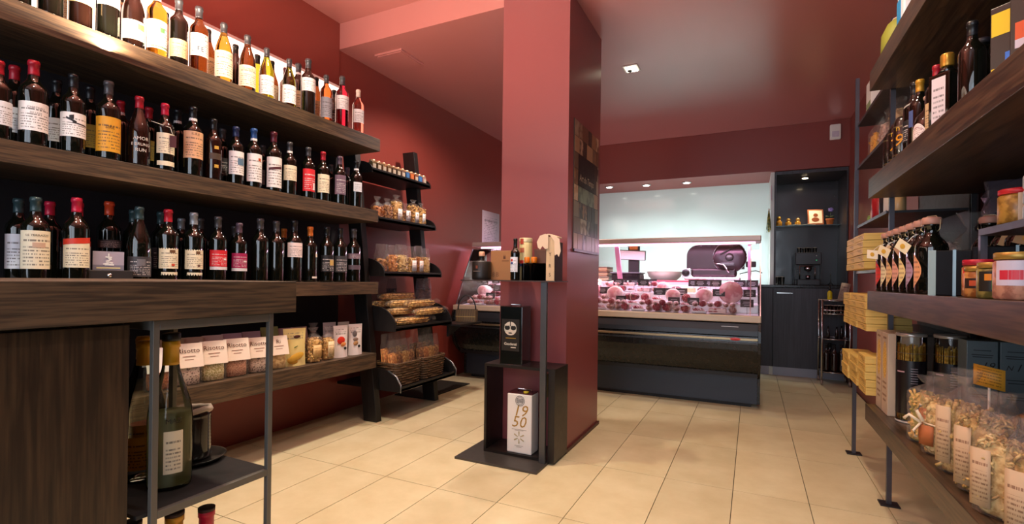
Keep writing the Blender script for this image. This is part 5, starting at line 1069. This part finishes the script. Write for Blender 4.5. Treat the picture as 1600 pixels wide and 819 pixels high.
# items on the upper thin shelves
bag((.60, 3.20, 1.6005), XN, .14, .09, .222, .15, 'flake', mat('#d89820', .5), 'yellow pasta bag with pale tip at the far end of the thin shelf', seed=61, n=40, top='tuft', name='pasta_bag')
bag((.61, 3.03, 1.6005), XN, .12, .10, .226, .15, 'ball', speckle('pinkish_snack', '#9c7870', '#c8a898', 60), 'crinkled clear bag with pinkish contents beside the yellow bag', seed=62, n=60, top='gather', name='snack_bag')
bag((.62, 2.88, 1.6005), XN, .12, .10, .224, .17, 'flake', speckle('tan_snack', '#a07c58', '#c8a880', 60), 'tall clear bag with pink contents left of the steel post', seed=63, n=60, top='gather', name='snack_bag')
t = T('white_carton', 'tall white carton standing at the top of the steel rack', 'box', (.60, 3.2, 1.8405)); B().box(-.05, .05, -.06, .06, 0, .19).obj('carton', M_white, t, bev=.002); B().box(-.051, -.0502, -.05, .05, .02, .08).obj('label', mat('#8a9a6c', .6), t)
tag(B().box(.66, .78, 2.9, 3.05, 1.8405, 2.0).obj('card_box', mat('#cfc4b8', .5), bev=.002), 'pale box behind the white carton on the highest thin shelf', 'box')
for k, (y, c2, h, nm) in enumerate([(3.28, '#7c9c4c', .05, 'small green ornament jar'), (3.20, '#c8a088', .07, 'small pale pinkish jar'), (3.06, '#9c1c24', .13, 'bright red tin'), (2.94, '#26242a', .12, 'black and white jar'), (2.85, '#c8c4c0', .12, 'white canister'), (2.76, '#d0b080', .125, 'cream jar with tan top')]):
    t = T('canister', nm+' on the thin shelf above the yellow boxes', 'jar', (.585, y, 1.2705)); rr = .042 if k == 2 else .033 if k > 2 else .022
    B().lathe([(rr*.94, 0), (rr, .003), (rr, h*.85), (rr*.9, h*.88)], 20).obj('body', mat(c2, .3, coat=.3), t); B().lathe([(rr*.92, h*.881), (rr*.93, h), (rr*.8, h+.002)], 20).obj('lid', mat('#1c1a1c' if k == 3 else c2, .4), t)
# --- upper thick shelf: bottles, jugs, packs
UZ2 = 1.4025
def rb(px, pyt, X, kind, gl, cap, lab, label, **kw):
    P = at(px, pyt, 0, X); P = Vector((X, kw.pop('y', P.y), kw.pop('z', UZ2))); h = kw.pop('h', .3)
    return bottle(P, kw.pop('rz', facing(P, -1, .6)), h, kind, gl, cap, lab, label=label, name=kw.pop('name', 'oil_bottle'), **kw)
for k, (y, hh, dg) in enumerate([(2.42, .15, ''), (2.345, .16, '7'), (2.27, .165, '9')]):
    t = T('dark_canister', 'slim dark canister with gold lettering at the far end of the upper shelf, %s one' % ORD[k], 'canister', (.497, y, UZ2), facing(Vector((.5, y, 0)), -1, .6), 'dark canisters on the upper shelf')
    B().lathe([(.030, 0), (.031, .003), (.031, hh-.02), (.026, hh-.01), (.020, hh)], 22).obj('body', mat('#1a1410', .25, coat=.6), t)
    for z in (.02, hh*.75): B().lathe([(.0316, z), (.0316, z+.006)], 22, cap=False).obj('ring', mat('#6c5c44', .3, .6), t)
    if dg: text(dg, .062, t, mat('#d8901c', .4, .3), (.0, 0, .075), wrap=.0322, italic=.2); text('n', .03, t, mat('#c8a02c', .4), (0, 0, .12), wrap=.0322)
rb(1427, 165, .51, 'bordeaux', 'dark', 'black', 'black', 'tall dark bottle with black label behind the dark canisters', h=.26, y=2.185, extra=[(-.6, .2, .2, .206, '#b0a8a0', .01)])
t, R0 = rb(1433, 127, .505, 'bordeaux', 'dark', 'gold', None, 'dark bottle with gold cap and blue-white label strip on the upper right shelf', h=.24, y=2.105, extra=[(-.7, -.1, .10, .17, '#4a5c90', 0), (-.2, .6, .03, .09, '#5c5a40', 0), (-1.3, -.95, .02, .11, '#9c3c50', 0)])
t = T('round_jug', 'round dark jug with pink and white half-moon label on the upper right shelf', 'jug', (.505, 2.005, UZ2), XN+.5)
def jug(t, r, h, lc, cc):
    B().lathe([(r*.85, 0), (r, .012), (r, h*.45), (r*.85, h*.58), (r*.4, h*.72), (r*.3, h*.8), (r*.3, h*.95)], 24).obj('jug_body', G['dark'], t); B().lathe([(r*.36, h*.952), (r*.38, h), (r*.3, h+.004)], 16).obj('stopper', mat(cc, .5), t)
    B().tube([(r*.3, 0, h*.9), (r*.9, 0, h*.88), (r*1.02, 0, h*.7), (r*.8, 0, h*.56)], .005, 6).obj('handle', G['dark'], t)
    def fn(u, v): a = -.75+1.5*u; hh2 = math.sin(PI*u)**.5; return (r*1.006*math.sin(a), -r*1.006*math.cos(a), h*.08+(h*.34*hh2)*v)
    B().sheet(12, 2, fn).obj('half_moon_label', pr(lc, '#8a3040', 8, .1, .9), t)
jug(t, .040, .15, '#ece0dc', '#c8a090')
t, R0 = rb(1462, 110, .50, 'bordeaux', 'dark', 'red', 'tan', 'dark bottle with tan label and pinkish stopper on the upper right shelf', h=.215, y=1.915, lz=(.02, .14), la=.9)
t = T('square_bottle', 'square dark oil bottle with gold screw cap and long white label', 'bottle', (.50, 1.825, UZ2), facing(Vector((.5, 1.85, 0)), -1, .5)); t.scale = (.84, .84, .84)
B().box(-.036, .036, -.036, .036, 0, .185).obj('glass_body', G['dark'], t, bev=.006); B().lathe([(.03, .186), (.016, .205), (.015, .21)], 18).obj('shoulder', G['dark'], t); B().lathe([(.0185, .2105), (.019, .213), (.019, .25), (.0165, .254)], 18).obj('gold_cap', mat('#b88a34', .3, .6), t)
B().sheet(1, 1, lambda u, v: ((u-.5)*.045, -.0368, .015+v*.155)).obj('paper_label', pr('#d8ccd0', '#2a2628', 9, .05, .6), t)
t = T('round_jug', 'larger round dark jug with pale round label behind the square oil bottle', 'jug', (.545, 1.725, UZ2), XN+.55); jug(t, .045, .20, '#b8a8b0', '#2c2830')
rb(1512, 60, .50, 'bordeaux', 'dark', 'black', None, 'tall black bottle with dark cap beside the yellow and blue pack', h=.22, y=1.645)
t = T('pack', 'dark upright pack with yellow and blue colour fields on the upper right shelf', 'pack', (.535, 1.515, UZ2), facing(Vector((.5, 1.5, 0)), -1, .6)); t.scale = (.68, .8, .62)
B().box(-.05, .05, -.03, .03, 0, .31).obj('pack_body', mat('#141214', .35), t, bev=.003); B().box(-.045, .02, -.0312, -.0302, .20, .285).obj('print', mat('#d8b80c', .4), t); B().box(-.045, -.008, -.0312, -.0302, .01, .08).obj('print', mat('#e0c010', .4), t); B().box(-.007, .04, -.0312, -.0302, .035, .13).obj('print', mat('#1c6cd0', .4), t)
t = T('pack', 'dark pack with small red and orange picture next to the yellow and blue pack', 'pack', (.54, 1.44, UZ2), facing(Vector((.5, 1.4, 0)), -1, .6)); t.scale = (.68, .8, .62); B().box(-.045, .045, -.03, .03, 0, .32).obj('pack_body', mat('#1c1614', .4), t, bev=.003); B().box(-.03, .005, -.0312, -.0302, .12, .19).obj('print', mat('#c84c1c', .4), t); B().box(-.03, .005, -.0314, -.0303, .10, .13).obj('print', mat('#c0b8c8', .4), t)
t = T('pack', 'cream picture pack with red and yellow fruit at the right edge of the upper shelf', 'pack', (.54, 1.365, UZ2), facing(Vector((.5, 1.3, 0)), -1, .6)); t.scale = (.68, .8, .66); B().box(-.05, .05, -.03, .03, 0, .31).obj('pack_body', mat('#cfc4a8', .4), t, bev=.003)
for (x, z, a, b3, c2) in ((-.03, .25, .018, .04, '#b04c20'), (-.02, .12, .022, .022, '#e8a018'), (.03, .11, .022, .045, '#e0442c'), (-.03, .05, .016, .02, '#7cac5c')):
    q = B(); disc(q, x, z, a, b3, -.0312); q.obj('print', mat(c2, .4), t)
t = T('pack', 'red and dark pack partly cut by the right edge on the upper shelf', 'pack', (.54, 1.29, UZ2), facing(Vector((.5, 1.2, 0)), -1, .6)); t.scale = (.68, .8, .66); B().box(-.05, .05, -.03, .03, 0, .29).obj('pack_body', mat('#3c1418', .4), t, bev=.003); B().box(-.04, .04, -.0312, -.0302, .04, .16).obj('print', mat('#e05038', .4), t)
# top shelf items
t = T('cloth_bag', 'rounded olive-yellow bag on the highest right shelf', 'bag', (.52, 2.45, 1.8655), XN); B().lathe([(.045, 0), (.06, .02), (.058, .09), (.04, .13), (.018, .15)], 18).obj('bag_body', mat('#8a8a30', .6), t); B().tube([(.02*math.cos(a), .02*math.sin(a), .148) for a in [PI*i/5 for i in range(10)]], .004, 5, True).obj('tie', mat('#c8b0a8', .6), t)
t = T('blue_white_bag', 'blue and white paper bag on the highest right shelf behind the olive bag', 'bag', (.53, 2.32, 1.8655), XN); B().prism([(-.05, 0), (.05, 0), (.045, .19), (-.04, .21)], 1, -.035, .035).obj('bag_body', mat('#d8dce4', .5), t, bev=.006); B().box(-.045, .01, -.0362, -.0352, .02, .17).obj('print', mat('#2c8cc8', .5), t)
# --- middle thick shelf: swing-top bottles
MZ = .9205
scol = ['#c8302c', '#e0d4a8', '#d8b078', '#d89c84', '#e8d490', '#a88ca0', '#e0a070']; snm = ['red', 'cream', 'tan', 'salmon', 'pale yellow', 'mauve', 'orange']
tagm = pr('#f0e4c4', '#a86c2c', 6, .1, .6); cork = mat('#b88876', .45)
def swing(P, rz, lc, label, grp, tagd=None, k=0):
    t = T('swing_top_bottle', label, 'bottle', P, rz, grp); place(bmesh_('swing', G['dark']), 'glass_body', t)
    if 'st' not in _BG:
        _BG['st'] = B().lathe([(.0245, .2215), (.026, .224), (.026, .238), (.023, .243), (.012, .245)], 18).mesh('swing_stopper', cork)
        _BG['wr'] = B().tube([(-.0195, -.004, .198), (-.028, -.006, .205), (-.027, -.002, .232), (-.012, 0, .248), (.012, 0, .248), (.027, -.002, .232), (.028, -.006, .205), (.0195, -.004, .198)], .0013, 5).mesh('wire_bail', mat('#d8c8a0', .35, .5))
    place(_BG['st'], 'swing_stopper', t); place(_BG['wr'], 'wire_bail', t)
    def fn(u, v): a = -.95+.95*u*math.sin(PI*v)**.7; return (.0432*math.sin(a), -.0432*math.cos(a), .018+.112*v)
    B().sheet(4, 12, fn).obj('crescent_label', pr(lc, '#7a4a3a', 7, .1, .9), t)
    if tagd:
        o = B().box(-.023, .023, -.0008, .0008, -.036, 0).obj('swing_tag', mat(tagd[2], .6), t, loc=(tagd[0], -.050-.006*(k % 2), .172)); o.rotation_euler = (.15, tagd[1], 0)
        q = B(); disc(q, 0, -.018, .009, .009, -.0014); q.obj('tag_motif', mat('#d8a83c', .6), o)
        B().tube([(tagd[0]*.9, -.049, .172), (tagd[0]*.5, -.035, .19), (0, -.02, .198)], .0011, 5).obj('string', M_card, t)
for k in range(7):
    px = [1383.5, 1393, 1402.5, 1413, 1424.5, 1437, 1451.5][k]; P = at(px, 410, 0, .512)
    y = 2.545-k*.0915
    swing(Vector((.512, y, MZ)), facing(Vector((.512, y, 0)), -1, .55), scol[k], 'dark swing-top bottle with %s crescent label, %s from the left in the row' % (snm[k], ORD[k]), 'swing-top bottles on the middle shelf',
          [(-.03, .15, '#f4ecd4'), (.0, -.7, '#d8b888'), (-.02, .5, '#f0e0b8'), (.01, -.5, '#b88c6c'), None, (-.015, .65, '#f0e4bc'), None][k], k)
for k, (y, x) in enumerate([(2.02, .66), (1.90, .665), (1.795, .66)]):
    swing(Vector((x, y, MZ)), -.2, '#c8a080', 'dark swing-top bottle standing in the second row behind the dark glass box, %s one' % ORD[k], 'second row swing-top bottles', (0, .3, '#c8a878') if k else None, k)
t = T('glass_box', 'dark glossy rectangular bottle pack with bright edges right of the swing-top row', 'pack', (.50, 1.775, MZ), -.35); B().box(-.045, .045, -.035, .035, 0, .125).obj('pack_body', mat('#0a080c', .55, 0, .15), t, bev=.003)
B().box(-.0465, -.030, -.0365, -.0352, 0, .126).obj('pane_edge', mat('#7c8c84', .2), t); B().box(.005, .012, -.0365, -.0352, 0, .126).obj('pane_edge', mat('#7ca0b0', .2), t)
t = T('glass_box', 'second dark glossy rectangular pack behind the red-lidded jars', 'pack', (.61, 1.68, MZ), -.35); B().box(-.09, .09, -.035, .035, 0, .130).obj('pack_body', mat('#0a080c', .55, 0, .15), t, bev=.003); B().box(-.01, -.004, -.0365, -.0352, .0, .131).box(.05, .055, -.0365, -.0352, .0, .131).obj('pane_edge', mat('#7ca0b0', .2), t)
def jar(P, rz, r, h, body, lid, label, motif, nm='jar'):
    t = T('sauce_jar', label, 'jar', P, rz); B().lathe([(r*.9, 0), (r, .004), (r, h*.78), (r*.88, h*.84)], 26).obj('jar_body', body, t); B().lathe([(r*.95, h*.845), (r*.98, h*.85), (r*.98, h*.98), (r*.9, h)], 26).obj('lid', lid, t)
    for (a0, a1, z0, z1, c2) in motif: place(wrapm(r*1.01+.0004*abs(z0), z0*h, z1*h, 0, mat(c2, .45), None, 'paper_label', 0, a0, a1), 'paper_label', t)
redl = mat('#b01c30', .35, .2); gld = mat('#a8843c', .35, .5); spice = speckle('orange_sauce', '#8c5020', '#c08444', 60, .35)
jar(Vector((.520, 1.650, MZ)), -.4, .034, .095, spice, redl, 'glass jar with red lid and red swirl label, first right of the dark packs', [(-1, .7, .25, .78, '#d02420'), (-1, .7, .18, .26, '#e8dcd0'), (-.7, .4, .45, .5, '#f0d8c8')])
jar(Vector((.497, 1.570, MZ)), -.4, .031, .075, spice, gld, 'small jar with gold lid and dark triangular label', [(-1, .8, .3, .62, '#2a140c'), (-.6, .0, .38, .55, '#b84c28')])
jar(Vector((.497, 1.490, MZ)), -.4, .032, .082, speckle('olive_paste', '#5c5424', '#8c7c3c', 60, .35), gld, 'jar with dark label showing a green pepper curl', [(-.9, .9, .2, .75, '#1c1812'), (-.5, -.1, .5, .68, '#d88420'), (-.1, .5, .25, .55, '#4c7c24')])
jar(Vector((.572, 1.545, MZ)), -.4, .036, .100, spice, redl, 'second red-lidded jar behind the small gold-lidded jar', [(-1, 1, .2, .75, '#a87848')])
jar(Vector((.502, 1.400, MZ)), -.4, .038, .100, speckle('pink_sauce', '#a06450', '#c88c70', 60, .35), gld, 'taller jar with gold lid and red label at the right edge', [(-.9, .9, .3, .82, '#c8bcc8'), (-.7, .7, .42, .62, '#c82838')])
# small black riser shelf with jar and cans
t = T('riser_shelf', 'small black metal riser shelf over the right part of the middle shelf', 'shelf', (.52, 1.66, 1.076)); B().box(0, .27, -.8, 0, 0, .018).obj('riser_top', MT_D, t, bev=.001)
B().box(0, .014, -.014, 0, -.155, 0).obj('leg', MT_S, t); B().box(.256, .27, -.014, 0, -.155, 0).obj('leg', MT_S, t); B().box(0, .014, -.8, -.786, -.155, 0).obj('leg', MT_S, t)
jar(Vector((.565, 1.575, 1.0945)), -.45, .036, .085, speckle('mustard_sauce', '#8c6424', '#b88c3c', 60, .35), mat('#c8242c', .4), 'large jar of yellow-brown sauce with red lid on the black riser', [(.1, .5, .05, .85, '#d8c0a0'), (.4, 1.2, .03, .35, '#a81c24')])
for k in range(3):
    for q in range(2):
        t = T('flat_tin', 'flat pale printed tin on the black riser, %s from bottom, %s stack' % (ORD[k], ('left', 'right')[q]), 'tin', (.585, 1.475-.10*q, 1.0945+.033*k), -.45, 'flat tins on the riser'); B().bx(0, 0, 0, .085, .085, .032).obj('tin_body', mat('#a8aca8', .3, .3), t, bev=.005)
        for x, c2 in ((-.022, '#7c9488'), (.02, '#c8b8b4')): m_ = B(); disc(m_, x, .016, .014, .012, -.0432); m_.obj('print', mat(c2, .4), t)
        m_ = B(); disc(m_, .024, .015, .007, .007, -.0442); m_.obj('print', mat('#b04040', .4), t)
# bags behind the swing tops
bag((.70, 2.30, MZ), -.2, .12, .08, .29, .16, 'rice', speckle('grey_snack', '#6c605c', '#9c908c', 50), 'crinkled clear bag with twisted top behind the swing-top bottles', seed=71, top='gather', name='snack_bag')
bag((.66, 2.48, MZ), -.2, .13, .08, .24, .20, 'flake', speckle('white_mallow', '#b8a8a0', '#e0d0c8', 40), 'pale clear bag beside the steel post behind the swing-top bottles', seed=72, top='flat', name='snack_bag')
bag((.73, 2.06, MZ), -.2, .15, .09, .36, .27, 'rice', mat('#15131a', .4), 'dark glossy wrapped bag standing behind the swing-top bottles', seed=73, top='tuft', film_=M_filmd, name='snack_bag')
for k, (x, y) in enumerate([(.70, 1.62), (.74, 1.50)]): bottle(Vector((x, y, MZ)), -.3, .14, 'slim', 'dark', 'black', None, label='small dark bottle in shade under the black riser, %s one' % ('left', 'right')[k], group='dark bottles under the riser', base=.2, name='small_bottle')
# --- low thick shelf
LZ = .4305
t = T('spaghetti_carton', 'tall pale double spaghetti carton with oval windows on the low right shelf', 'box', (.535, 2.505, LZ), 0)
B().box(-.05, .05, -.10, .10, 0, .325).obj('carton', mat('#b8a48c', .5), t, bev=.002); sp2 = speckle('spaghetti', '#b8882c', '#e0b858', 120, .5)
for y in (-.05, .05):
    B().lathe([(.001, .0012), (1, 0)], 24, Matrix.Translation((-.0502, y, .215)) @ Matrix.Rotation(-PI/2, 4, 'Y') @ Matrix.Diagonal((.075, .030, 1, 1)), cap=False).obj('oval_window', sp2, t)
    for z, w2 in ((.30, .05), (.12, .06), (.10, .05), (.07, .06), (.05, .04)): B().box(-.0508, -.0502, y-w2/2, y+w2/2, z, z+.008).obj('print_line', mat('#8a6c54', .6), t)
B().box(-.0506, -.0500, -.001, .001, 0, .325).obj('seam', mat('#6c5440', .6), t)
spm = B(); r = random.Random(9)
for i in range(90): a = r.uniform(0, 6.28); q = .040*math.sqrt(r.random()) if i > 55 else .040; spm.cyl((q*math.cos(a), q*math.sin(a), .012), (q*math.cos(a), q*math.sin(a), .285+r.uniform(-.006, .006)), .0018, 4)
spm = spm.mesh('spaghetti', sp2)
for k, (x, y, nm) in enumerate([(.545, 2.345, 'left'), (.655, 2.33, 'right')]):
    t = T('spaghetti_tube', 'clear cylinder of spaghetti with black label, %s one on the low right shelf' % nm, 'canister', (x, y, LZ), -.35, 'spaghetti cylinders')
    stuff(place(spm, 'spaghetti', t)); B().lathe([(.0455, .0), (.0465, .004), (.0465, .325)], 30, cap=False).obj('tube_wall', clear('tube_plastic', (.95, .95, .95, 1)), t)
    B().lathe([(.046, 0), (.048, .002), (.048, .006), (.046, .008)], 30).obj('base_disc', mat('#c8c4bc', .2, .3), t); B().lathe([(.0475, .325), (.048, .327), (.048, .335), (.046, .337)], 30).obj('lid', mat('#a8a098', .2, .5), t)
    B().lathe([(.0470, .035), (.0470, .235)], 30, cap=False).obj('black_label', mat('#0f0b10', .3, coat=.4), t)
    B().lathe([(.0472, .262), (.0472, .264)], 30, cap=False).obj('band', mat('#5c4c40', .4), t)
    for i in range(7): place(wrapm(.0475, .205-i*.009, .2075-i*.009, 0, mat('#8a848c', .5), None, 'print_line', 0, .1, .55), 'print_line', t)
    place(wrapm(.0475, .19, .195, 0, mat('#b09098', .5), None, 'print_line', 0, -.9, -.3), 'print_line', t)
bt = paint('blue_grey_tin', '#5c6a70', .4, .04)
for k, (x, nm) in enumerate([(.690, 'left'), (.775, 'right')]):
    t = T('tall_tin', 'blue-grey tall carton marked N 19 on the low right shelf, %s one' % nm, 'box', (x, 2.16, LZ), 0, 'blue-grey cartons')
    B().box(-.040, .040, 0, .08, 0, .335).obj('carton', bt, t, bev=.002); text('N', .022, t, M_ink, (-.018, -.0008, .25), italic=.3); text('19', .034, t, M_ink, (.012, -.0008, .252), italic=.35)
    for z, w2 in ((.302, .045), (.287, .055), (.28, .05), (.21, .05), (.2, .04), (.155, .05), (.147, .05)): B().box(-w2/2, w2/2, -.0008, -.0002, z, z+.003).obj('print_line', mat('#2c3438', .6), t)
PB = 'pasta bags on the low right shelf'; crd = pr('#c4a884', '#6a3c24', 13, .1, .62)
bag((.525, 2.06, LZ), -.80, .105, .075, .22, .165, 'tube', F_mix, 'clear bag of three-coloured pasta with orange label, nearest the spaghetti cylinder', seed=81, n=150, top='gather', card=(.05, .02, .12, mat('#b06434', .6), .02), group=PB, name='pasta_bag', sz=.9)
bag((.54, 1.92, LZ), -.80, .13, .09, .25, .17, 'short', F_pale, 'clear bag of pale small pasta tied with string around its waist', seed=82, n=190, top='tuft', group=PB, name='pasta_bag', card=(.04, .03, .09, mat('#b06434', .6), -.035))
o = B().tube([(.07*math.cos(a), .048*math.sin(a), .095) for a in [2*PI*i/18 for i in range(18)]], .0025, 5, True).tube([(-.05, -.045, .095), (-.075, -.06, .115), (-.088, -.062, .10)], .005, 5).tube([(-.05, -.045, .095), (-.06, -.062, .07), (-.055, -.06, .05)], .004, 5).tube([(-.045, -.045, .10), (-.06, -.05, .13), (-.05, -.045, .15)], .006, 5).obj('raffia_bow', mat('#ecd8b8', .6))
bow = o
bow.parent = [x for x in COL.objects if x.get('label', '').startswith('clear bag of pale small pasta tied')][0]
bag((.53, 1.76, LZ), -.85, .115, .08, .29, .19, 'tube', F_pasta, 'tall clear bag of long pasta with cream label and gathered shiny top', seed=83, n=190, top='gather', card=(.038, .03, .185, crd, -.03), group=PB, name='pasta_bag', sz=1.15)
bag((.53, 1.62, LZ), -.85, .115, .08, .26, .19, 'curl', F_pasta, 'clear bag of yellow twisted pasta with cream label beside the long pasta', seed=84, n=210, top='tuft', card=(.038, .02, .165, crd, -.03), group=PB, name='pasta_bag', sz=1.2)
bag((.52, 1.48, LZ), -.85, .115, .08, .23, .17, 'curl', F_pale, 'front clear pasta bag with cream label at the lower right corner', seed=85, n=210, top='tuft', card=(.04, .02, .15, crd, -.03), group=PB, name='pasta_bag', sz=1.2)
bag((.53, 1.335, LZ), -.85, .12, .08, .25, .18, 'curl', F_pasta, 'pasta bag partly cut off by the right edge of the picture', seed=86, n=150, top='tuft', card=(.04, .02, .15, crd, -.03), group=PB, name='pasta_bag')
bag((.70, 1.84, LZ), -.6, .11, .09, .22, .17, 'rice', F_brown, 'clear bag with brown contents behind the string-tied bag', seed=87, top='tuft', group=PB, name='pasta_bag')
bag((.71, 1.55, LZ), -.6, .11, .09, .25, .19, 'rice', F_brown, 'dark clear bag standing behind the yellow twisted pasta', seed=88, top='tuft', group=PB, name='pasta_bag', film_=M_filmd)
bag((.69, 2.03, LZ), -.5, .10, .08, .20, .13, 'ball', F_pasta, 'small clear bag with twisted top lying against the spaghetti cylinders', seed=89, n=60, top='gather', group=PB, name='pasta_bag', lean=.35)
t = T('price_sign', 'orange-yellow card sign on a stick rising between the pasta bags', 'sign', (.60, 1.83, LZ), -.45); B().cyl((0, 0, 0), (0, 0, .26), .003, 6).obj('stick', M_card, t)
B().sheet(2, 2, lambda u, v: ((u-.5)*.065, -.004, .24+.058*v-.012*u)).obj('card', pr('#d8982c', '#7c5018', 7, .1, .9, .6), t, solid=.0015)
